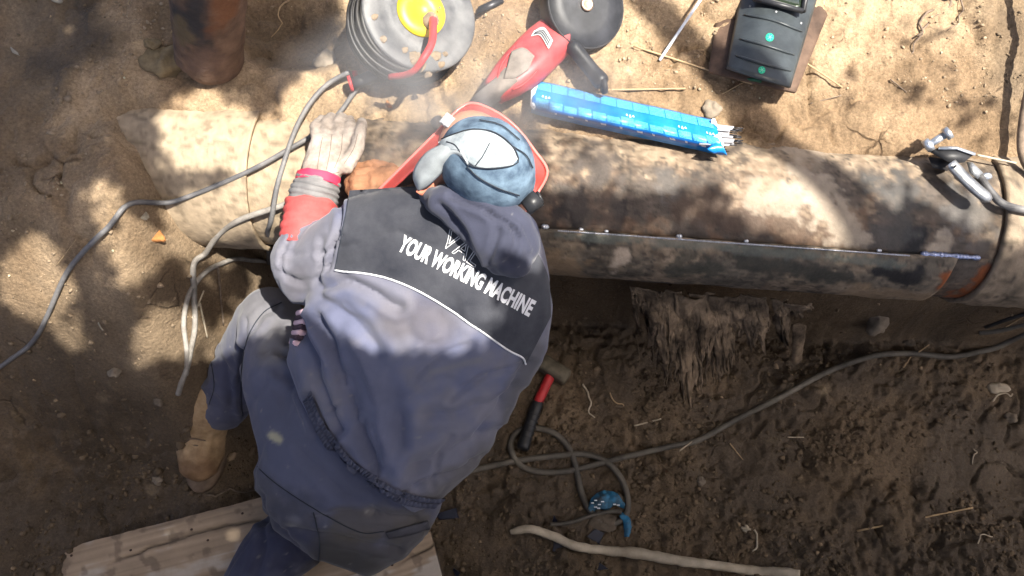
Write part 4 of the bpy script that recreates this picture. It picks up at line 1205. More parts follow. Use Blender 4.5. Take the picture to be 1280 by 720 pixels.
# ---- pack of welding electrodes
ez = G(780, 145)[2]
pk = thing('electrode_pack', 'opened blue wrapper of grey welding electrodes lying on the pipe edge', 'electrode pack', G(780, 145))
def eline(q0, q1, n): return [tuple(np.array(q0) * (1 - t) + np.array(q1) * t) for t in np.linspace(0, 1, n)]
n = 46; rings = []
for i in range(n):
    t = i / (n - 1)
    tp_ = np.array([667, 99]) * (1 - t) + np.array([893, 150]) * t
    bt_ = np.array([664, 138]) * (1 - t) + np.array([905, 190]) * t
    zt = ez + .034 + .0015 * math.sin(t * 31) + .001 * math.sin(t * 73)
    m1 = tp_ * .70 + bt_ * .30; m2 = tp_ * .28 + bt_ * .72
    w = 1.0 - .10 * math.exp(-t * 30)
    mid = (tp_ + bt_) / 2
    f = lambda q: mid + (q - mid) * w
    a = [P(*f(tp_), ez + .016), P(*f(tp_ * .94 + bt_ * .06), zt - .004), P(*f(m1), zt + .001), P(*f((m1 + m2) / 2), zt + .0015 * math.sin(t * 40)), P(*f(m2), zt), P(*f(tp_ * .10 + bt_ * .90), zt - .008), P(*f(bt_), ez + .010)]
    dn = [q.copy() for q in (a[0], a[-1])]
    dn[0][2] = ez - .002; dn[1][2] = ez - .002
    rings.append(np.array(a + [dn[1], dn[0]]))
V, F = loft(rings)
V = V + (.0030 * fbm(*V.T, 26, 3, 2) + .0016 * np.abs(perlin(*V.T, 70, 6)))[:, None] * -FWD
wr = mesh_obj('wrapper', V, F, M['blue_wrap'], pk); WB = bvh(V, F)
def wq(t, v):
    tp_ = np.array([667, 99]) * (1 - t) + np.array([893, 150]) * t; bt_ = np.array([664, 138]) * (1 - t) + np.array([905, 190]) * t
    return tuple(tp_ * (1 - v) + bt_ * v)
for k in range(11):
    t0_, t1_ = .015 + k * .0885, .015 + k * .0885 + .083
    V, F = patch_on(WB, [wq(t0_, .05), wq(t1_, .05)], [wq(t0_, .30), wq(t1_, .30)], 6, 6, .0009); mesh_obj('speckled_square', V, F, M['blue_pale'], wr)
for k in range(13):
    t0_, t1_ = .02 + k * .0755, .02 + k * .0755 + .067; dv = .06 * ((k * 7) % 3 - 1)
    V, F = patch_on(WB, [wq(t0_, .60 + dv * .5), wq(t1_, .60 + dv * .5)], [wq(t0_, .83), wq(t1_, .83)], 6, 6, .0009); mesh_obj('speckled_square', V, F, M['blue_pale'], wr)
V, F = patch_on(WB, [wq(t, .87) for t in np.linspace(.02, .98, 10)], [wq(t, .985) for t in np.linspace(.02, .98, 10)], 30, 4, .0007); mesh_obj('shaded_edge_band', V, F, M['blue_shaded'], wr)  # darker blue paints the shade of the pack's lower face
for t in (.05, .50, .78, .93):
    for j in range(3):
        u = t + j * .017
        V, F = patch_on(WB, [wq(u, .50 + .03 * (j % 2)), wq(u + .006, .44)], [wq(u + .001, .51 + .03 * (j % 2)), wq(u + .012, .51 + .03 * (j % 2))], 3, 3, .0011); mesh_obj('white_triangle', V, F, M['white_paper'], wr)
for k, t in enumerate((.12, .19, .28, .36, .46, .55, .63, .72, .80, .88)):
    V, F = patch_on(WB, [wq(t, .90), wq(t + (.03 if k % 2 else .014), .90)], [wq(t + .004, .95), wq(t + (.03 if k % 2 else .014), .95)], 4, 3, .0012); mesh_obj('white_lettering_band', V, F, M['white_paper'], wr)
V, F = sheet([(664, 104), (668, 99), (672, 104)], [(663, 132), (668, 137), (671, 125)], (ez + .036, ez + .034), (ez + .03, ez + .03), 6, 5, .003, .002); mesh_obj('white_end_flap', V, F, M['white_paper'], pk)
for A_, B_, m_ in (([(889, 150), (893, 148), (898, 160)], [(888, 158), (892, 160), (896, 162)], 'white_paper'), ([(892, 170), (899, 168), (904, 178)], [(892, 180), (898, 186), (906, 192)], 'white_paper'), ([(884, 186), (897, 178), (905, 184)], [(892, 192), (900, 192), (909, 194)], 'blue_wrap')):
    V, F = sheet(A_, B_, (ez + .036, ez + .034), (ez + .022, ez + .018), 8, 5, .006, .0015); mesh_obj('torn_wrapper_flap', V, F, M[m_], pk)
for k in range(14):
    v = k / 13; row = k % 2
    p0_ = P(870 + 4 * v, 154 + 26 * v, ez + .022 + .006 * row); e = (924 + random.uniform(-4, 7), 160 + 22 * v + random.uniform(-1, 1))
    p1_ = P(*e, ez + .022 + .006 * row - .004); pm = p0_ + (p1_ - p0_) * .80
    V, F = tube([p0_, pm], .0024, 7); eo = mesh_obj('electrode', V, F, M['electrode'], pk)
    V, F = tube([pm, p1_], .0014, 6); mesh_obj('bare_wire_end', V, F, M['metal_dark'], eo)

# ---- black welding mask lying face up
mz = G(960, 70)[2]
wm = thing('welding_mask', 'black welding mask with a glossy lens lying on a scorched brown leather piece', 'welding mask', G(960, 70))
def panel(TL, TR, BR, BL, zc, ze, nu, nv, th, crown=1.0):
    V = []
    for i in range(nu):
        for j in range(nv):
            u, t = i / (nu - 1), j / (nv - 1)
            q = (np.array(TL) * (1 - u) + np.array(TR) * u) * (1 - t) + (np.array(BL) * (1 - u) + np.array(BR) * u) * t
            V.append(P(*q, ze + (zc - ze) * (1 - abs(2 * u - 1) ** 2.2) + .0015 * math.sin(t * 9 + u * 4)))
    F = [[i * nv + j, (i + 1) * nv + j, (i + 1) * nv + j + 1, i * nv + j + 1] for i in range(nu - 1) for j in range(nv - 1)]
    return shell(np.array(V), F, th)
V, F = panel((906, -60), (1066, -60), (994, 116), (886, 90), mz + .035, mz + .018, 26, 20, .006)
V = V + .0025 * fbm(*V.T, 22, 3, 5)[:, None] * -FWD
lth = mesh_obj('leather_bib', V, F, M['mask_brown'], wm)
V, F = panel((937, -60), (1038, -60), (987, 110), (908, 86), mz + .070, mz + .045, 30, 30, .005)
msh = mesh_obj('mask_shell', V, F, M['mask_black'], wm); MB_ = bvh(V, F)
for A_ in ([(930, 19), (965, 26), (1002, 40)], [(925, 49), (958, 58), (992, 69)], [(920, 70), (952, 80), (988, 89)]):
    p = line_on(MB_, A_, 24, .0015); V, F = tube(p, np.concatenate([np.linspace(.0012, .0026, 4), [.0026] * (len(p) - 8), np.linspace(.0026, .0012, 4)]), 8); mesh_obj('raised_rib', V, F, M['mask_black'], msh)
for x, y, r in ((962, 47, 5.2), (952, 88, 4.6)):
    a = np.linspace(0, 2 * math.pi, 17)[:-1]
    V = [hit(MB_, x, y)]; n_ = V[0][1]; c0 = V[0][0] + n_ * .001
    V = np.array([c0] + [hit(MB_, x + r * math.cos(t), y + r * math.sin(t))[0] + n_ * .001 for t in a]); F = [[0, k + 1, (k + 1) % 16 + 1] for k in range(16)]
    so = mesh_obj('green_dot', V, F, M['green'], msh, smooth=False)
    for k in range(3):
        t = k * math.pi / 3 + .3
        p = [hit(MB_, x + r * .75 * s * math.cos(t), y + r * .75 * s * math.sin(t))[0] + n_ * .0014 for s in (-1, 1)]
        V, F = tube(p, .0006, 4); mesh_obj('dot_line', V, F, mat('pale_green', (.25, .6, .45), .5, .1, 20, bump=0), so)
lz = mz + .082
fr = []
for (x0, y0, x1, y1) in ((942, -2, 1004, 14), (942, -2, 950, -60), (1004, 14, 1016, -55)):
    V, F = tube([P(x0, y0, lz), P(x1, y1, lz)], .0055, 8); fr.append((V, F))
mesh_obj('lens_frame', *merge(fr), M['black_plastic'], wm)
V, F = panel((950, -60), (1014, -60), (1002, 14), (943, -1), lz - .001, lz - .003, 8, 8, .003); mesh_obj('lens', V, F, M['lens'], wm)
for x, y in ((970, 15), (938, 8), (1001, 29)):
    h, n_ = hit(MB_, x, y); V, F = ellipsoid(h, [RIGHT * .003, UPV * .003, n_ * .0018], 6, 8); mesh_obj('rivet', V, F, M['metal'], wm)
V, F = sheet([(934, 98), (944, 97), (952, 101)], [(938, 101), (945, 102), (951, 104)], (mz + .05, mz + .05), (mz + .045, mz + .045), 6, 4, .003, .002); mesh_obj('green_tab', V, F, mat('dark_green_tab', (.01, .08, .04), .6, .2, 20), wm)

# ---- earth clamp with its bolt
cz = G(1190, 190)[2] + .01
ec = thing('earth_clamp', 'grey earth clamp with a bright bolt and black plate on the pipe end', 'clamp', G(1195, 200))
e0, e1 = P(1156, 184, cz + .03), P(1182, 168, cz + .055); ed = (e1 - e0) / np.linalg.norm(e1 - e0)
bo = mesh_obj('bolt', *tube([e0, e1], .0075, 14), M['zinc'], ec)
mesh_obj('bolt_head', *tube([e1 - ed * .002, e1 + ed * .009], .0135, 6), M['zinc'], bo)
mesh_obj('bolt_nut', *tube([e0 + ed * .000, e0 + ed * .013], .014, 6), M['zinc'], bo)
def slab(q, z0, z1): return loft([np.array([P(*p, z0) for p in q]), np.array([P(*p, z1) for p in q])])
mesh_obj('black_jaw_plate', *slab([(1162, 190), (1174, 184), (1196, 184), (1219, 192), (1205, 203), (1190, 205)], cz + .022, cz + .032), mat('black_burnt_steel', (.02, .02, .022), .5, .3, 40, bump=.2), ec)
V, F = slab([(1173, 183), (1196, 183), (1220, 191), (1219, 195), (1196, 187), (1173, 187)], cz + .028, cz + .036); mesh_obj('bright_jaw_edge', V, F, M['zinc'], ec)
mesh_obj('dark_block', *slab([(1160, 196), (1192, 200), (1184, 214), (1166, 210)], cz - .004, cz + .012), mat('black_slag', (.018, .016, .016), .6, .4, 50, bump=.6), ec)
V, F = tube(spline([P(1188, 204, cz + .04), P(1205, 222, cz + .036), P(1222, 238, cz + .03), P(1238, 250, cz + .022)], 20), [.012] * 3 + [.0125] * 14 + [.012, .010, .006], 14, flat=.7); mesh_obj('clamp_handle', V, F, M['metal'], ec)
V, F = ellipsoid(P(1194, 208, cz + .05), [RIGHT * .003, UPV * .003, -FWD * .002], 6, 8); mesh_obj('handle_hole', V, F, M['ink'], ec)
mesh_obj('second_handle', *slab([(1208, 202), (1216, 203), (1229, 216), (1222, 224), (1212, 216)], cz + .014, cz + .020), M['metal'], ec)
V, F = ellipsoid(P(1233, 221, cz + .012), [RIGHT * .012, UPV * .008, np.array([0, 0, .006])], 8, 10); mesh_obj('copper_lug', V, F, M['zinc'], ec)
V, F = tube(spline([P(1224, 220, cz + .014), P(1240, 242, cz + .008), P(1256, 256, cz + .004), P(1290, 264, cz), P(1330, 268, cz)], 40), .0075, 10)
o = mesh_obj('clamp_cable', V, F, M['cable_grey']); bake_org(o, G(1250, 250)); tag(o, 'short grey lead running from the clamp to the right edge', 'cable')

# ---- cables
cable('power_cable', [(-60, 490), (0, 462), (45, 425), (85, 350), (140, 295), (200, 262), (270, 234), (325, 209), (368, 184), (400, 166), (432, 140), (453, 112)], .0052, M['cable_grey'], 'long grey power cable curving from the left edge up to the plug', n=160, lifts=([0, .3, .5, .62, .9, 1], [0, .0, .02, .0, .0, .015]))
cable('welding_lead', [(440, 100), (415, 112), (392, 134), (375, 160), (360, 200), (348, 240), (340, 290), (336, 330)], .0052, M['cable_grey'], 'thin grey lead hanging from the plug down over the sandy pipe', lifts=([0, .1, .6, 1], [.02, .015, .006, .0]))
cable('welding_lead', [(360, 256), (340, 265), (305, 280), (280, 302), (264, 335), (256, 375), (250, 425), (238, 465), (224, 494)], .0064, M['cable_pale'], 'pale dusty lead with the wider bend, looping down beside the knee', n=120, lifts=([0, .25, .6, 1], [.0, .02, .05, .0]))
cable('welding_lead', [(342, 328), (315, 330), (285, 337), (260, 352), (243, 378), (237, 410), (238, 445), (234, 470)], .0056, M['cable_pale'], 'pale dusty lead running flat under the pipe before it drops', n=100, lifts=([0, .5, .8, 1], [.0, .03, .03, .0]))
cable('hose', [(1330, 404), (1280, 418), (1240, 437), (1190, 447), (1130, 443), (1085, 447), (1030, 467), (975, 497), (920, 525), (870, 552), (840, 558), (780, 572), (740, 582), (700, 591), (660, 588), (641, 572), (638, 550), (655, 536), (690, 540), (712, 562), (721, 592), (728, 622), (745, 650), (768, 656), (784, 642), (782, 612), (764, 582), (735, 569), (690, 571), (640, 578), (575, 592)], .0085, M['hose'], 'muddy dark hose crossing the trench floor and coiled beside the hammer', cat='hose', n=420)
cable('hose', [(1330, 396), (1280, 406), (1250, 414), (1222, 417)], .008, M['hose'], 'short dark hose end at the right edge below the pipe', cat='hose')
cable('hose', [(1330, 384), (1280, 399), (1250, 405), (1230, 410)], .006, M['cable_black'], 'thin black cable end above the hose at the right edge', cat='cable')
cable('hose_strap', [(688, 656), (712, 654), (740, 645), (765, 640), (776, 641)], .0055, M['hose'], 'flat dark strip crossing the coiled hose over the blue scrap', cat='strap', lifts=([0, .6, 1], [0, .012, .012]))
cable('root', [(1274, -40), (1279, 20), (1277, 70), (1273, 110), (1266, 150), (1263, 190), (1272, 215), (1292, 235)], .0075, M['root'], 'thick grey root running down the right edge', cat='root', lifts=([0, .5, 1], [.05, .04, .015]))

# ---- rods, straws, roots on the bank
stick('filler_rod', (884, 0), (824, 77), .0032, M['white_paper'], 'white rod leaning steeply beside the welding mask', 'rod', .05, .004, 1)
stick('filler_rod', (1070, 664), (1214, 635), .0024, M['twig'], 'straight pale rod lying alone on the dark trench floor', 'rod', .006, .008, .9)
stick('straw', (791, 61), (938, 108), .0022, M['twig'], 'long straw passing under the lower corner of the welding mask', 'straw', .008, .008, .8)
stick('straw', (750, 116), (856, 113), .0024, M['twig'], 'straw lying just above the blue electrode pack', 'straw', .008, .006, .7)
stick('straw', (1004, 82), (1052, 111), .0020, M['twig'], 'straw poking out right of the welding mask', 'straw', .01, .004, .7)
stick('straw', (902, 119), (938, 100), .0016, M['twig'], 'faint thin straw below the welding mask', 'straw', .004, .006, .7)
stick('straw', (1214, 201), (1262, 211), .0024, M['bark_pale'], 'pale straw sticking out behind the earth clamp', 'straw', .02, .02, .9)
stick('straw', (1012, 131), (1050, 121), .0014, M['root'], 'thin dark straw on the sand right of the mask', 'straw')
stick('straw', (1112, 101), (1132, 117), .0016, M['root'], 'dark splinter in the shaded sand right of the mask', 'straw')
stick('straw', (1252, 412), (1280, 396), .0018, M['twig'], 'straw crossing the hose ends at the right edge', 'straw', .02, .02)
stick('root', (1186, -10), (1142, 47), .0040, M['root'], 'forked root hanging down the sandy bank at the top right', 'root', .012, .006, .5, .03, mid=[(1172, 14), (1155, 25)])
stick('root', (1168, 20), (1124, 78), .0022, M['root'], 'fine root trailing off the forked root', 'root', .008, .004, .4, .03, mid=[(1156, 34), (1142, 56)])
stick('root', (1194, -8), (1182, 37), .0022, M['root'], 'short thin root right of the forked root', 'root', .008, .004, .4, .02, mid=[(1195, 18)])
stick('root', (372, 0), (341, 50), .0022, M['twig'], 'frayed straw hanging in the dark hollow left of the reel', 'root', .02, .006, .4, .02, mid=[(356, 24)])
stick('root', (162, -4), (164, 18), .0022, M['twig'], 'short pale root in the upper dark soil', 'root', .008, .004, .5, .02)
stick('root', (66, 28), (62, 42), .0018, M['twig'], 'tiny pale root right of the dry leaf', 'root', .006, .004, .5, .02)
stick('root', (218, 44), (212, 66), .0018, M['twig'], 'thin root left of the rusty post', 'root', .01, .004, .5, .02)
stick('root', (60, -4), (84, 6), .0040, M['leaf'], 'curled pale root at the top edge left', 'root', .01, .012, .8, .03, mid=[(74, 5)])
stick('twig', (247, 404), (261, 370), .0030, M['bark_pale'], 'broken twig crossing behind the pale leads', 'twig', .03, .03, .7)
stick('twig', (256, 385), (263, 426), .0028, M['bark_pale'], 'short twig hanging right of the pale leads', 'twig', .03, .02, .6)
stick('twig', (282, 345), (283, 410), .0030, M['root'], 'thin dark line hanging below the pipe left of the knee', 'twig', .05, .02, .7)  # dark upright line below the pipe
stick('straw', (127, 407), (134, 428), .0018, M['leaf'], 'bent straw on the shaded slope at the left', 'straw', .005, .005, .7, .02)
stick('straw', (730, 480), (738, 524), .0028, M['bark_pale'], 'pale splinter standing nearest the hammer head', 'straw', .006, .004, .7, .02, mid=[(737, 500)])
stick('straw', (764, 490), (779, 512), .0020, M['twig'], 'curved straw right of the pale splinter', 'straw', .006, .004, .8, .01, mid=[(768, 502)])
stick('straw', (792, 533), (826, 524), .0024, M['bark_pale'], 'white straw lying left of the long hose', 'straw', .006, .004, .8)
stick('straw', (848, 565), (864, 553), .0022, M['bark_pale'], 'white splinter touching the hose', 'straw', .016, .012, .7)
stick('straw', (912, 555), (928, 575), .0020, M['twig'], 'brown straw below the middle of the hose', 'straw')
stick('straw', (984, 547), (1004, 547), .0020, M['bark_pale'], 'short white straw lying level on the floor', 'straw')
stick('straw', (1144, 443), (1157, 434), .0020, M['twig'], 'straw crossing the hose near the right', 'straw', .02, .02)
stick('straw', (1127, 462), (1136, 446), .0024, M['twig'], 'bent straw hanging just below the hose', 'straw', .008, .012, .7, .02)
stick('straw', (1237, 503), (1265, 490), .0028, M['bark_pale'], 'pale twig below the broken stub at the right', 'straw', .01, .008, .7, .02)
stick('straw', (1214, 556), (1218, 580), .0020, M['bark_pale'], 'hooked pale rootlet at the right of the floor', 'straw', .008, .004, .8, .02, mid=[(1220, 566)])
stick('straw', (1218, 679), (1234, 670), .0020, M['bark_pale'], 'curled straw in the lower right corner', 'straw', .008, .008, .8, .02, mid=[(1224, 671)])
stick('straw', (940, 660), (943, 690), .0034, M['bark_pale'], 'white peeled bark piece above the bare branch', 'straw', .008, .006, .6, .02)
stick('twig', (256, 620), (330, 613), .0022, M['root'], 'thin twig lying along the upper edge of the plank', 'twig', .01, .012, .8, .02)
stick('straw', (72, 333), (96, 301), .0012, M['twig'], 'faint hair-thin straw on the sunlit left slope', 'straw')

# bare branch at the bottom
p = spline([G(x, y) + [0, 0, .014] for x, y in [(638, 666), (662, 662), (690, 671), (722, 684), (760, 689), (800, 693), (850, 702), (900, 708), (940, 714), (998, 718)]], 110)
r = np.interp(np.linspace(0, 1, 110), [0, .03, .2, .4, .42, .7, .97, 1], [.006, .010, .0115, .012, .0145, .0115, .013, .009]) * 1.0
V, F = tube(p, r, 16); V = V + .0022 * fbm(*V.T, 45, 3, 9)[:, None] * np.array([.6, .8, .5])
br = mesh_obj('bare_branch', V, F, M['bark_pale']); bake_org(br, p[50] - [0, 0, .014]); tag(br, 'pale peeled branch lying along the bottom of the trench', 'branch')

# ---- hammer
hz = G(670, 510)[2] + .020
hm = thing('club_hammer', 'heavy hammer with red collar and black grip lying beside the worker', 'hammer', G(668, 512))
def hp_(x, y, dz=0): return P(x, y, hz + dz)
a_, b_ = hp_(676, 452, .006), hp_(708, 472, .006); e = b_ - a_; Lh = np.linalg.norm(e); e /= Lh
f_ = np.cross([0, 0, 1.0], e)
V, F = box((a_ + b_) / 2, e * (Lh / 2 + .005), f_ * .022, np.array([0, 0, .022]), .3); mesh_obj('hammer_head', V, F, mat('worn_muddy_steel', (.14, .12, .085), .7, .35, 40, metallic=.3, bump=.4), hm)
V, F = tube(spline([hp_(690, 468), hp_(684, 478), hp_(672, 504)], 14), [.014] * 14, 14, flat=1.1); mesh_obj('red_collar', V, F, M['hammer_red'], hm)
V, F = tube(spline([hp_(673, 502), hp_(666, 520), hp_(658, 545), hp_(653, 562)], 20), [.0145, .0155] + [.0165] * 14 + [.0175, .018, .018, .015], 14); gp_ = mesh_obj('black_grip', V, F, M['black_plastic'], hm)
for k in range(5):
    t = .25 + k * .12; c0 = hp_(672 - 19 * t, 504 + 58 * t, .0); V, F = tube([c0, c0 + (hp_(653, 562) - hp_(673, 502)) * .02], .0178, 14); mesh_obj('grip_ring', V, F, M['rubber'], gp_)

# ---- torn fibre wrap hanging beneath the pipe
wrapt = thing('torn_pipe_wrap', 'ragged brown fibre wrap hanging in tatters beneath the pipe', 'pipe wrap', G(880, 500))
def ragged(topl, bot, zt, zb, nu, nv, seed, teeth=10, bow=.02):
    a = spline(topl, nu); b = spline(bot, nu); V = []
    for i in range(nu):
        u = i / (nu - 1)
        ln = 1 - .42 * abs(perlin(np.array(u * teeth), np.array(seed * 1.7), 0, 1, seed)) * 2.0 - .20 * abs(perlin(np.array(u * teeth * 4), np.array(seed * .7), 0, 1, seed + 3)) * 2
        for j in range(nv):
            t = j / (nv - 1) * float(ln)
            q = a[i] * (1 - t) + b[i] * t
            q = q + np.array([3.0 * float(perlin(np.array(u * 9), np.array(t * 4), 0, 1, seed + 5)), 0])
            z = zt * (1 - t) + zb * t
            V.append(P(*q, z) + np.array([0, -bow * math.sin(math.pi * t * .6), 0]))
    F = [[i * nv + j, (i + 1) * nv + j, (i + 1) * nv + j + 1, i * nv + j + 1] for i in range(nu - 1) for j in range(nv - 1)]
    V = np.array(V); V = V + (.022 * fbm(*V.T, 9, 3, seed) + .012 * fbm(*V.T, 32, 4, seed + 1))[:, None] * np.array([.3, -.8, .3])
    # split the hem into strands: drop some faces near the lower edge
    keep = []
    for f in F:
        i, j = divmod(f[0], nv)
        if j > nv * .55 and perlin(np.array(i * .31), np.array(0.3), 0, 1, seed + 8) > .28 + .5 * (1 - j / nv): continue
        keep.append(f)
    return shell(V, keep, .004)
env = lambda x: np.interp(x, [700, 715, 760, 790, 806, 820, 842, 870, 893, 905, 918, 934, 952, 986], [392, 394, 396, 412, 436, 462, 502, 509, 502, 470, 446, 440, 424, 412])
qs = np.random.default_rng(12); x = 766.0; k = 0
while x < 984:
    w = qs.uniform(12, 30); b_ = env(x + w / 2) + qs.uniform(-26, 8); n_top = 356 + (x - 700) * .07
    if (x > 905 or x < 800) and qs.uniform() < .3: x += w * .8; continue
    zt = .47 + qs.uniform(-.02, .01); zb = np.interp(b_, [390, 510], [.30, .13]) + qs.uniform(-.03, .03); sh = qs.uniform(-5, 5)
    V, F = ragged([(x - 3, n_top), (x + w / 2, n_top + 1), (x + w + 4, n_top + 2)], [(x + sh, b_ - 6), (x + w / 2 + sh, b_ + 4), (x + w + sh, b_ - 8)], zt, zb, max(14, int(w)), 26, 3 + k, 3)
    mesh_obj('fibre_tatter', V, F, M['fibre'], wrapt)
    x += w * .78; k += 1
for k in range(26):
    x = random.uniform(795, 925); y = random.uniform(470, 500) - abs(x - 870) * .5; p0_ = P(x, y - 22, .24); p1_ = P(x + random.uniform(-4, 4), y + random.uniform(0, 9), .19)
    V, F = tube([p0_, (p0_ + p1_) / 2 + [0, -.004, 0], p1_], [.0014, .0012, .0006], 4); mesh_obj('loose_fibre', V, F, M['fibre'], wrapt)
V, F = sheet([(990, 406), (1000, 404), (1008, 408)], [(990, 452), (994, 456), (1001, 452)], (.24, .24), (.10, .10), 10, 16, .01, .004)
V = V + .003 * fbm(*V.T, 60, 3, 3)[:, None] * np.array([1, 0, .4]); o = mesh_obj('fibre_strip', V, F, M['fibre']); bake_org(o, G(998, 455)); tag(o, 'narrow strip of fibre wrap standing apart right of the tatters', 'fibre strip')

# ---- planks under the worker
def plank(TL, TR, wdt, name, label, z, th, seed, gap=None):
    a = P(*TL, z); b = P(*TR, z); e = b - a; L = np.linalg.norm(e); e /= L; s = np.array([e[1], -e[0], 0]); s /= np.linalg.norm(s)
    up = np.cross(s, e); up = up if up[2] > 0 else -up
    nu, nv = 150, 60; V = []
    root = thing(name, label, 'plank', a - up * th)
    for i in range(nu):
        for j in range(nv):
            u, t = i / (nu - 1), j / (nv - 1)
            V.append(a + e * L * u + s * wdt * t)
    V = np.array(V); uu = (V - a) @ e; ss = (V - a) @ s
    grain = fbm(uu * .025, ss * 1.0, 0, 90, 4, seed); coarse = fbm(uu * .6, ss, 0, 12, 4, seed + 2)
    ck = np.abs(ss - (.40 * wdt + .05 * np.sin(uu * 5 + seed) + .006 * perlin(uu, ss * 0, 0, 30, 3))); ck2 = np.abs(ss - (.62 * wdt - .03 * np.sin(uu * 4))) + .02 * (uu < .1)
    hgt = .0005 * grain - .010 * np.exp(-(ck / .0022) ** 2) * sstep(.10, .2, uu) - .006 * np.exp(-(ck2 / .002) ** 2) * sstep(.2, .1, uu)
    edge = np.minimum.reduce([uu, L - uu, ss, wdt - ss]); hgt -= .006 * np.exp(-edge / .004) * (1 + fbm(uu, ss, 0, 30, 2, 5))
    V = V + hgt[:, None] * up
    c = np.array([.40, .30, .205]) * (1 + .28 * grain[:, None]); c = c + (np.array([.55, .49, .42]) - c) * (sstep(-.1, .4, coarse + .3 * grain) * .8)[:, None]
    dirt = sstep(.25, .5, fbm(uu, ss, 0, 22, 3, seed + 7))[:, None]; c = c + (np.array([.15, .11, .08]) - c) * dirt * .6
    c = c * (1 - .75 * np.exp(-(ck / .003) ** 2) * sstep(.10, .2, uu))[:, None]
    W = V - up * th; n0 = len(V)
    F = [[i * nv + j, (i + 1) * nv + j, (i + 1) * nv + j + 1, i * nv + j + 1] for i in range(nu - 1) for j in range(nv - 1)]
    bd = [i * nv for i in range(nu)] + [(nu - 1) * nv + j for j in range(1, nv)] + [i * nv + nv - 1 for i in range(nu - 2, -1, -1)] + [j for j in range(nv - 2, 0, -1)]
    lo = [k + n0 for k in range(len(bd))]
    VV = np.vstack([V, W[bd]]); F += [[bd[k], bd[(k + 1) % len(bd)], lo[(k + 1) % len(bd)], lo[k]] for k in range(len(bd))]; F.append(lo)
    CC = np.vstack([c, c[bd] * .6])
    o = mesh_obj('board', VV, F, M['wood'], root, col=np.clip(CC, .02, 1))
    for k, (u, t) in enumerate(((.06, .10), (.25, .2), (.45, .15), (.62, .12), (.5, .3))):
        q = a + e * L * u + s * wdt * t; V2, F2 = ellipsoid(q + up * .001, [e * .0035, s * .003, up * .0015], 6, 8); mesh_obj('nail_head', V2, F2, M['rust'], root, col=np.tile([.08, .05, .04], (len(V2), 1)))
    return root
zp = max(G(200, 680)[2], .02) + .045
plank((66, 688), (440, 592), .24, 'plank', 'long weathered plank at the lower left under the worker', zp, .042, 3)
plank((430, 700), (538, 664), .16, 'plank', 'short end of a grey plank sticking out right of the worker', zp - .01, .035, 9)

# ---- blue scrap and dark fragments
M['ochre'] = mat('ochre_soil_stone', (0.21, 0.155, 0.085), .95, .35, 40, bump=.8, bscale=90, bdist=.005)
def rock(c, r, seed, m, label, name='stone', cat='stone', sq=(1, 1, .7), sink=.3):
    g = G(*c); V, F = ellipsoid(g + [0, 0, r * sq[2] * (1 - 2 * sink)], [np.array([r * sq[0], 0, 0]), np.array([0, r * sq[1], 0]), np.array([0, 0, r * sq[2]])], 14, 20)
    V = V + (r * .45 * fbm(*V.T, 1.1 / r, 3, seed))[:, None] * ((V - g) / (np.linalg.norm(V - g, axis=1)[:, None] + 1e-9))
    o = mesh_obj(name, V, F, m); bake_org(o, g); return tag(o, label, cat)
dz = G(758, 632)[2] + .012
dc = thing('plastic_scrap', 'crumpled bright blue plastic scrap half buried inside the hose loop', 'plastic scrap', G(760, 635))
V, F = sheet([(735, 636), (741, 621), (756, 613), (771, 617), (781, 630)], [(740, 642), (748, 637), (758, 638), (768, 632), (780, 636)], (dz, dz), (dz - .008, dz - .008), 40, 14, .014, .002)
V = V + .007 * fbm(*V.T, 45, 3, 3)[:, None] * np.array([.3, .3, 1]); disc = mesh_obj('scrap_sheet', V, F, M['blue_disc'], dc)
V, F = sheet([(778, 640), (787, 648), (789, 660), (786, 671)], [(774, 645), (779, 652), (780, 662), (781, 671)], (dz, dz), (dz, dz - .004), 20, 8, .006, .002)
V = V + .004 * fbm(*V.T, 60, 3, 4)[:, None] * np.array([.3, .3, 1]); mesh_obj('scrap_strip', V, F, M['blue_disc'], dc)
SB = bvh(*sheet([(735, 636), (741, 621), (756, 613), (771, 617), (781, 630)], [(740, 642), (748, 637), (758, 638), (768, 632), (780, 636)], (dz, dz), (dz - .008, dz - .008), 40, 14, .014, .002))
for k, (x, y) in enumerate([(741, 629), (745, 626), (749, 630), (753, 627), (744, 633), (768, 629), (773, 630), (748, 634)]):
    h, n_ = hit(SB, x, y)
    if h is not None:
        V, F = box(h + n_ * .004, RIGHT * .004, np.array([0, .0014, 0]), n_ * .0006, .1); mesh_obj('white_print_mark', V, F, M['white_paper'], disc)
rock((754, 654), .030, 44, M['dark_stone'], 'muddy clod lying below the blue scrap inside the hose loop', 'clod', 'clod', (1.2, .8, .6))
def shard(c, r, n, seed, m, label, name='plastic_fragment', cat='fragment', h=.008, kind=0, z=0):
    q = np.random.default_rng(seed); g = G(*c); t = np.sort(q.uniform(0, 2 * math.pi, n)); rr_ = r * q.uniform(.65, 1.1, n)
    tilt = q.normal(0, .25, 2)
    ring = lambda s, hh: np.array([g + [rr_[k] * s * math.cos(t[k]), rr_[k] * s * math.sin(t[k]), hh + z + tilt[0] * rr_[k] * math.cos(t[k]) + tilt[1] * rr_[k] * math.sin(t[k])] for k in range(n)])
    V, F = loft([ring(.95, -.004), ring(1, h * .4), ring(.9, h)])
    o = mesh_obj(name, V, F, m, smooth=False); bake_org(o, g); return tag(o, label, cat)
shard((559, 642), .034, 5, 4, M['shard'], 'black plastic fragment right of the worker hem')
shard((746, 670), .026, 6, 5, M['shard'], 'black shiny fragment below the blue scrap')
shard((754, 711), .020, 5, 6, M['shard'], 'dark blue fragment at the bottom under the branch')
shard((696, 683), .022, 7, 7, M['shard'], 'dark fragment pressed in mud left of the branch bend')
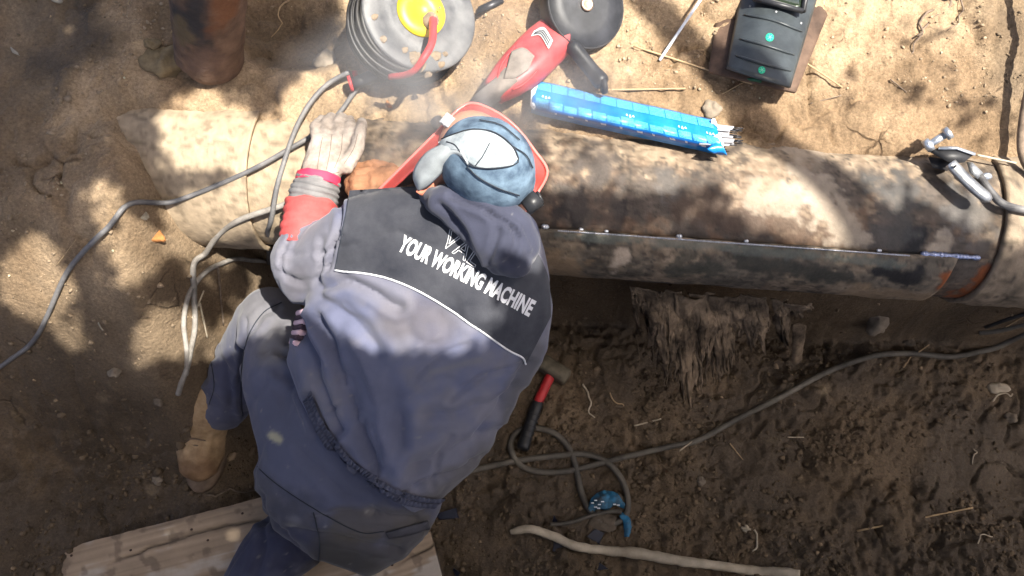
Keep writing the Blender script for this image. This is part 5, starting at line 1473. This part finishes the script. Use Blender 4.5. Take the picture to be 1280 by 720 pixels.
shard((570, 716), .016, 6, 8, M['shard'], 'small dark fragment at the bottom right of the short plank')
shard((694, 651), .013, 6, 9, M['shard'], 'small dark chip left of the strap')
shard((28, 57), .030, 3, 21, M['leaf'], 'pointed grey dry leaf on the dark soil at upper left', 'dry_leaf', 'leaf', .003)
shard((196, 296), .018, 11, 12, M['orange'], 'orange rust flake at the buried end of the pipe', 'rust_flake', 'flake', .006)
shard((181, 270), .012, 7, 13, M['leaf'], 'small sandy flake above the orange flake', 'soil_flake', 'flake', .006)
shard((487, 130), .010, 7, 14, M['orange'], 'small orange pebble on the sand right of the gloved hand', 'pebble', 'pebble', .006)

for cx_, cy_, r_ in ((772, 622, .012), (786, 655, .010), (748, 640, .011)):
    rock((cx_, cy_), r_, int(cx_), M['dark_stone'], {772: 'small mud lump on the upper arc of the blue scrap', 786: 'small mud lump right of the blue scrap', 748: 'small mud lump at the left rim of the blue scrap'}[cx_], 'clod', 'clod')
rock((1092, 404), .036, 2, M['stone'], 'rounded pale clod in the wall under the pipe', 'clod', 'clod', (.8, 1, .8))
rock((1245, 485), .024, 3, M['bark_pale'], 'pale broken stub lying on the right floor', 'wood_stub', 'wood stub', (1.4, .7, .7))
rock((206, 75), .040, 4, M['ochre'], 'yellowish stone left of the rusty post', 'stone', 'stone', (1.1, 1, .45), .45)
rock((190, 57), .016, 5, M['ochre'], 'small stone above the yellowish stone', 'stone', 'stone', (1.2, .7, .6))
rock((144, 465), .014, 6, M['stone'], 'pale pebble on the dark slope left of the leads', 'pebble', 'pebble')
rock((408, 76), .024, 7, M['stone'], 'flat round clod at the edge of the hollow left of the reel', 'clod', 'clod', (1.1, .9, .4))
rock((888, 139), .020, 8, M['stone'], 'rounded sandy clod above the open end of the electrode pack', 'clod', 'clod', (1, .9, .6))
rock((198, 600), .014, 9, M['stone'], 'dull pebble below the left boot', 'pebble', 'pebble')
rock((200, 503), .013, 10, M['dark_stone'], 'dark pebble left of the boot', 'pebble', 'pebble')
rock((1262, 523), .016, 12, M['stone'], 'whitish pebble at the right edge of the floor', 'pebble', 'pebble', (1.1, .8, .6))
rock((932, 661), .013, 13, M['bark_pale'], 'pale chip beside the white peeled bark', 'pebble', 'pebble', (1, .8, .5))
rock((876, 602), .012, 14, M['stone'], 'small stone on the open floor below the hose', 'pebble', 'pebble')
rock((1136, 430), .018, 15, M['dark_stone'], 'brown clod above the hose near the right', 'clod', 'clod')
# ------------------------------------------------------------------ soil crumbs (uncountable)
def crumbs(name, n, region, rlo, rhi, seed, dens, brighten):
    q = np.random.default_rng(seed)
    x = q.uniform(region[0], region[1], n); y = q.uniform(region[2], region[3], n)
    k = dens(x, y) > q.uniform(0, 1, n); x, y = x[k], y[k]; n = len(x)
    r = rlo * (rhi / rlo) ** (q.uniform(0, 1, n) ** 2.6)
    z = gz(x, y) + r * .25
    phi = (1 + 5 ** .5) / 2
    ico = np.array([(-1, phi, 0), (1, phi, 0), (-1, -phi, 0), (1, -phi, 0), (0, -1, phi), (0, 1, phi), (0, -1, -phi), (0, 1, -phi), (phi, 0, -1), (phi, 0, 1), (-phi, 0, -1), (-phi, 0, 1)]) / 1.9
    fc = np.array([(0, 11, 5), (0, 5, 1), (0, 1, 7), (0, 7, 10), (0, 10, 11), (1, 5, 9), (5, 11, 4), (11, 10, 2), (10, 7, 6), (7, 1, 8), (3, 9, 4), (3, 4, 2), (3, 2, 6), (3, 6, 8), (3, 8, 9), (4, 9, 5), (2, 4, 11), (6, 2, 10), (8, 6, 7), (9, 8, 1)])
    V = ico[None] * q.uniform(.55, 1.35, (n, 12, 1)) * q.uniform(.5, 1.25, (n, 1, 3)) * r[:, None, None]
    a = q.uniform(0, 6.283, n); ca, sa = np.cos(a), np.sin(a)
    X = V[..., 0] * ca[:, None] - V[..., 1] * sa[:, None]; Y = V[..., 0] * sa[:, None] + V[..., 1] * ca[:, None]
    V = np.stack([X + x[:, None], Y + y[:, None], V[..., 2] * .8 + z[:, None]], -1).reshape(-1, 3)
    F = (fc[None] + (np.arange(n) * 12)[:, None, None]).reshape(-1, 3)
    md = soil_mud_shade(x, y)[:, None]; base = SAND * (1 - md) + MUD2 * md
    c = base * q.uniform(.65, 1.25, (n, 1)) * brighten
    pale = q.uniform(0, 1, n) < .03; c[pale] = c[pale] * 1.9
    c = np.repeat(np.clip(c, .01, .6), 12, 0)
    me = bpy.data.meshes.new(name); me.vertices.add(len(V)); me.vertices.foreach_set('co', V.ravel())
    me.loops.add(len(F) * 3); me.loops.foreach_set('vertex_index', F.ravel().astype(np.int32))
    me.polygons.add(len(F)); me.polygons.foreach_set('loop_start', (np.arange(len(F)) * 3).astype(np.int32))
    cc = np.ones((len(V), 4)); cc[:, :3] = c; me.attributes.new('Col', 'FLOAT_COLOR', 'POINT').data.foreach_set('color', cc.ravel())
    me.update(calc_edges=True); me.materials.append(M['crumb'])
    o = bpy.data.objects.new(name, me); COL.objects.link(o)
    return o
clump = lambda x, y: sstep(-.25, .45, fbm(x, y, 0, 5, 3, 77))
def notpipe(x, y):
    d = sd(x, y)[1]; s = sd(x, y)[0]
    return np.where((np.abs(d) < PR) & (s > S_LEFT), 0.0, 1.0)
o = crumbs('bank_crumbs', 42000, (-1.3, 1.35, -.5, .95), 0.0009, .0052, 5, lambda x, y: notpipe(x, y) * (.06 + .94 * clump(x, y)) * (1 - .5 * soil_mud_shade(x, y)), 1.0)
tag(o, 'fine dry crumbs of soil scattered over the sandy bank', 'soil crumbs', kind='stuff')
o = crumbs('mud_crumbs', 36000, (-1.3, 1.35, -.5, .45), .0012, .0095, 6, lambda x, y: (.08 + .92 * clump(x + 3, y)) * soil_mud_shade(x, y), 1.0)
tag(o, 'damp dark crumbs of soil scattered over the trench floor', 'soil crumbs', kind='stuff')
o = crumbs('coarse_clods', 1500, (-1.2, -.45, -.5, .25), .004, .016, 8, lambda x, y: sstep(-.1, .4, fbm(x, y, 0, 4, 3, 87)) * soil_mud_shade(x, y), .95)
tag(o, 'coarse dark clods on the lower left of the trench', 'soil clods', kind='stuff')

# ------------------------------------------------------------------ the tree that throws the dappled shade
HB = 2.6                                        # height of the underside of its crown
def up_to(p):
    return p[..., :2] + SUN[:2] / SUN[2] * (HB - p[..., 2:3])
def gap(px, zfix=None):
    pts = np.array([(P(*q, zfix) if zfix is not None else G(*q)) for q in px]); return [tuple(v) for v in up_to(pts)]
GAPS = []        # crown openings shaped for the sun patches: (polygon, share of leaves kept)
def addgap(px, keep=0.0, z=None): GAPS.append((gap(px, z), keep))
addgap([(430, -40), (1330, -40), (1330, 330), (1250, 300), (1160, 250), (1090, 255), (1075, 305), (1000, 300), (930, 280), (900, 235), (680, 238), (680, 140), (520, 150), (470, 190), (455, 230), (335, 250), (330, 190), (360, 110), (425, 60)], .0)
addgap([(190, 150), (220, 118), (262, 112), (300, 130), (325, 150), (420, 100), (430, 200), (400, 330), (340, 340), (240, 330), (200, 320), (205, 255), (250, 245), (300, 215), (215, 215)], .0)
addgap([(110, 232), (135, 225), (185, 290), (205, 330), (160, 360), (135, 320)], .05)
addgap([(0, 330), (45, 288), (70, 300), (75, 330), (100, 360), (80, 408), (30, 400), (0, 380)], .0)
addgap([(66, 405), (95, 402), (112, 432), (95, 442), (75, 430)], .0)
addgap([(172, 400), (200, 380), (250, 385), (262, 420), (240, 448), (180, 450), (165, 430)], .0)
addgap([(340, 140), (690, 130), (700, 250), (690, 335), (600, 330), (640, 390), (590, 430), (520, 430), (440, 415), (425, 400), (380, 360), (340, 350)], .0, .92)
addgap([(335, 340), (375, 350), (372, 400), (330, 420), (300, 430), (250, 438), (262, 400)], .0, .55)
addgap([(675, 300), (730, 300), (735, 345), (680, 345)], .2); addgap([(755, 318), (790, 318), (790, 332), (755, 332)], .1); addgap([(1010, 300), (1100, 310), (1095, 322), (1010, 315)], .3)
SHADES = []      # clumps that hang inside the big gap
def addshade(px, keep, z=None): SHADES.append((gap(px, z), keep))
addshade([(1085, 30), (1130, 10), (1190, 40), (1210, 110), (1150, 140), (1095, 110)], .10)
addshade([(1040, 90), (1090, 80), (1120, 130), (1080, 160), (1040, 140)], .08)
addshade([(1190, 120), (1290, 130), (1290, 200), (1215, 190), (1180, 160)], .15)
addshade([(690, 160), (760, 165), (800, 235), (700, 240)], .18)
addshade([(830, 215), (900, 225), (910, 270), (850, 240)], .12)
addshade([(1100, 235), (1190, 215), (1250, 260), (1240, 330), (1110, 300)], .25)
addshade([(440, 120), (560, 130), (520, 150), (450, 170)], .08)
NL = 105000
q = np.random.default_rng(21)
cx = up_to(P(640, 360, .4))
lx = q.uniform(cx[0] - 2.2, cx[0] + 2.0, NL); ly = q.uniform(cx[1] - 1.7, cx[1] + 1.5, NL)
keep = np.ones(NL)
for poly, k in GAPS: keep = np.where(inpoly(lx, ly, poly), np.minimum(keep, k), keep)
for poly, k in SHADES: keep = np.where(inpoly(lx, ly, poly), np.maximum(keep, k), keep)
ok = keep > q.uniform(0, 1, NL)
lx, ly = lx[ok], ly[ok]; NL = len(lx)
hh = q.uniform(0, .7, NL) ** 1.3
LP = np.stack([lx, ly, np.full(NL, HB)], 1) + SUN[None] / SUN[2] * hh[:, None]
# looser outer crown
q2 = 9000; a = q.uniform(0, 6.283, q2); rr = 1.8 + 1.8 * q.uniform(0, 1, q2)
oh = q.uniform(.1, 1.2, q2)
O = np.stack([cx[0] + rr * np.cos(a) * 1.2, cx[1] + rr * np.sin(a), np.full(q2, HB)], 1)
ko = np.ones(q2)
for poly, k in GAPS: ko = np.where(inpoly(O[:, 0], O[:, 1], poly), 0, ko)
O = (O + SUN[None] / SUN[2] * oh[:, None])[ko > .5]
LP = np.vstack([LP, O]); NL = len(LP)
n = q.normal(size=(NL, 3)) * [.55, .55, .5] + [0, 0, .8]; n /= np.linalg.norm(n, axis=1)[:, None]
u = np.cross(n, q.normal(size=(NL, 3))); u /= np.linalg.norm(u, axis=1)[:, None]; w = np.cross(n, u)
ll = q.uniform(.026, .048, NL)[:, None]; lw = ll * .45
V = np.stack([LP - u * ll, LP - w * lw - u * ll * .1, LP + u * ll, LP + w * lw - u * ll * .1], 1).reshape(-1, 3)
# leaves whose tips reach into an opening are halved to keep sun patches crisp
pv = V[:, :2] - SUN[:2] / SUN[2] * (V[:, 2:] - HB)
kv = np.ones(NL * 4)
for poly, k in GAPS: kv = np.where(inpoly(pv[:, 0], pv[:, 1], poly), np.minimum(kv, k), kv)
V4 = V.reshape(-1, 4, 3); tip = kv.reshape(-1, 4).min(1) < .5
cen = V4.mean(1, keepdims=True)
V4[tip] = cen[tip] + (V4[tip] - cen[tip]) * .5
V = V4.reshape(-1, 3)
F = np.arange(NL * 4).reshape(-1, 4)
M['foliage'] = mat('green_foliage', (0.06, 0.10, 0.025), 0.6, 0.3, 3, color2=(0.10, 0.15, 0.035), bump=0)
M['bark'] = mat('tree_bark', (0.14, 0.10, 0.07), 0.9, 0.35, 12, bump=0.8, bscale=30, bdist=0.02)
tb = np.array([3.1, -1.9, float(gz(3.1, -1.9))])
tree = thing('tree', 'broad leafy tree overhanging the trench from beyond the right side', 'tree', tb)
mesh_obj('crown', V, F.tolist(), M['foliage'], tree, smooth=False)
tr_ = spline([tb - [0, 0, .2], tb + [-.05, .05, 1.2], tb + [-.1, .2, 1.9], tb + [-.2, .4, 2.6], tb + [-.4, .7, 3.3]], 30)
V, F = tube(tr_, np.linspace(.16, .07, 30), 14); mesh_obj('trunk', V, F, M['bark'], tree)
for k, (t, tgt) in enumerate(((14, (cx[0] - .9, cx[1] - 1.3, 3.2)), (17, (cx[0] - 1.6, cx[1] - .6, 3.3)), (19, (cx[0] + .4, cx[1] - .2, 3.3)), (22, (cx[0] - .6, cx[1] + 1.6, 3.4)), (25, (cx[0] + 1.2, cx[1] + 1.2, 3.5)))):
    a = tr_[t]; b = np.array(tgt); mid = (a + b) / 2 + [0, 0, .35]
    V, F = tube(spline([a, mid, b], 20), np.linspace(.06, .012, 20), 8); mesh_obj('limb', V, F, M['bark'], tree)
# ------------------------------------------------------------------ thin welding smoke drifting over the tools
def smoke():
    c = P(578, 112, 1.04)
    V, F = ellipsoid(c, [RIGHT * .34, np.array([0, .20, 0]), np.array([0, 0, .13])], 14, 20)
    m = bpy.data.materials.new('smoke'); m.use_nodes = True
    nt = m.node_tree; N = nt.nodes; L = nt.links
    N.remove(N['Principled BSDF'])
    vs = N.new('ShaderNodeVolumePrincipled'); vs.inputs['Color'].default_value = (.95, .93, .92, 1); vs.inputs['Anisotropy'].default_value = 0.2
    tc = N.new('ShaderNodeTexCoord'); nz = N.new('ShaderNodeTexNoise'); nz.inputs['Scale'].default_value = 7; nz.inputs['Detail'].default_value = 3; nz.inputs['Distortion'].default_value = 1.0
    L.new(tc.outputs['Object'], nz.inputs['Vector'])
    gr_ = N.new('ShaderNodeTexGradient'); gr_.gradient_type = 'SPHERICAL'
    mp = N.new('ShaderNodeMapping'); mp.inputs['Scale'].default_value = (1 / .34, 1 / .20, 1 / .13)
    L.new(tc.outputs['Object'], mp.inputs['Vector']); L.new(mp.outputs['Vector'], gr_.inputs['Vector'])
    rp = N.new('ShaderNodeMapRange'); rp.inputs[1].default_value = .42; rp.inputs[2].default_value = .72; rp.inputs[3].default_value = 0; rp.inputs[4].default_value = 1
    L.new(nz.outputs['Fac'], rp.inputs[0])
    mu = N.new('ShaderNodeMath'); mu.operation = 'MULTIPLY'; L.new(rp.outputs[0], mu.inputs[0]); L.new(gr_.outputs['Fac'], mu.inputs[1])
    m2 = N.new('ShaderNodeMath'); m2.operation = 'MULTIPLY'; L.new(mu.outputs[0], m2.inputs[0]); m2.inputs[1].default_value = 14.0
    L.new(m2.outputs[0], vs.inputs['Density']); L.new(vs.outputs[0], N['Material Output'].inputs['Volume'])
    o = mesh_obj('welding_smoke', V, F, m); bake_org(o, c)
    tag(o, 'thin pale welding smoke drifting over the reel and the grinder', 'smoke', kind='stuff')
smoke()
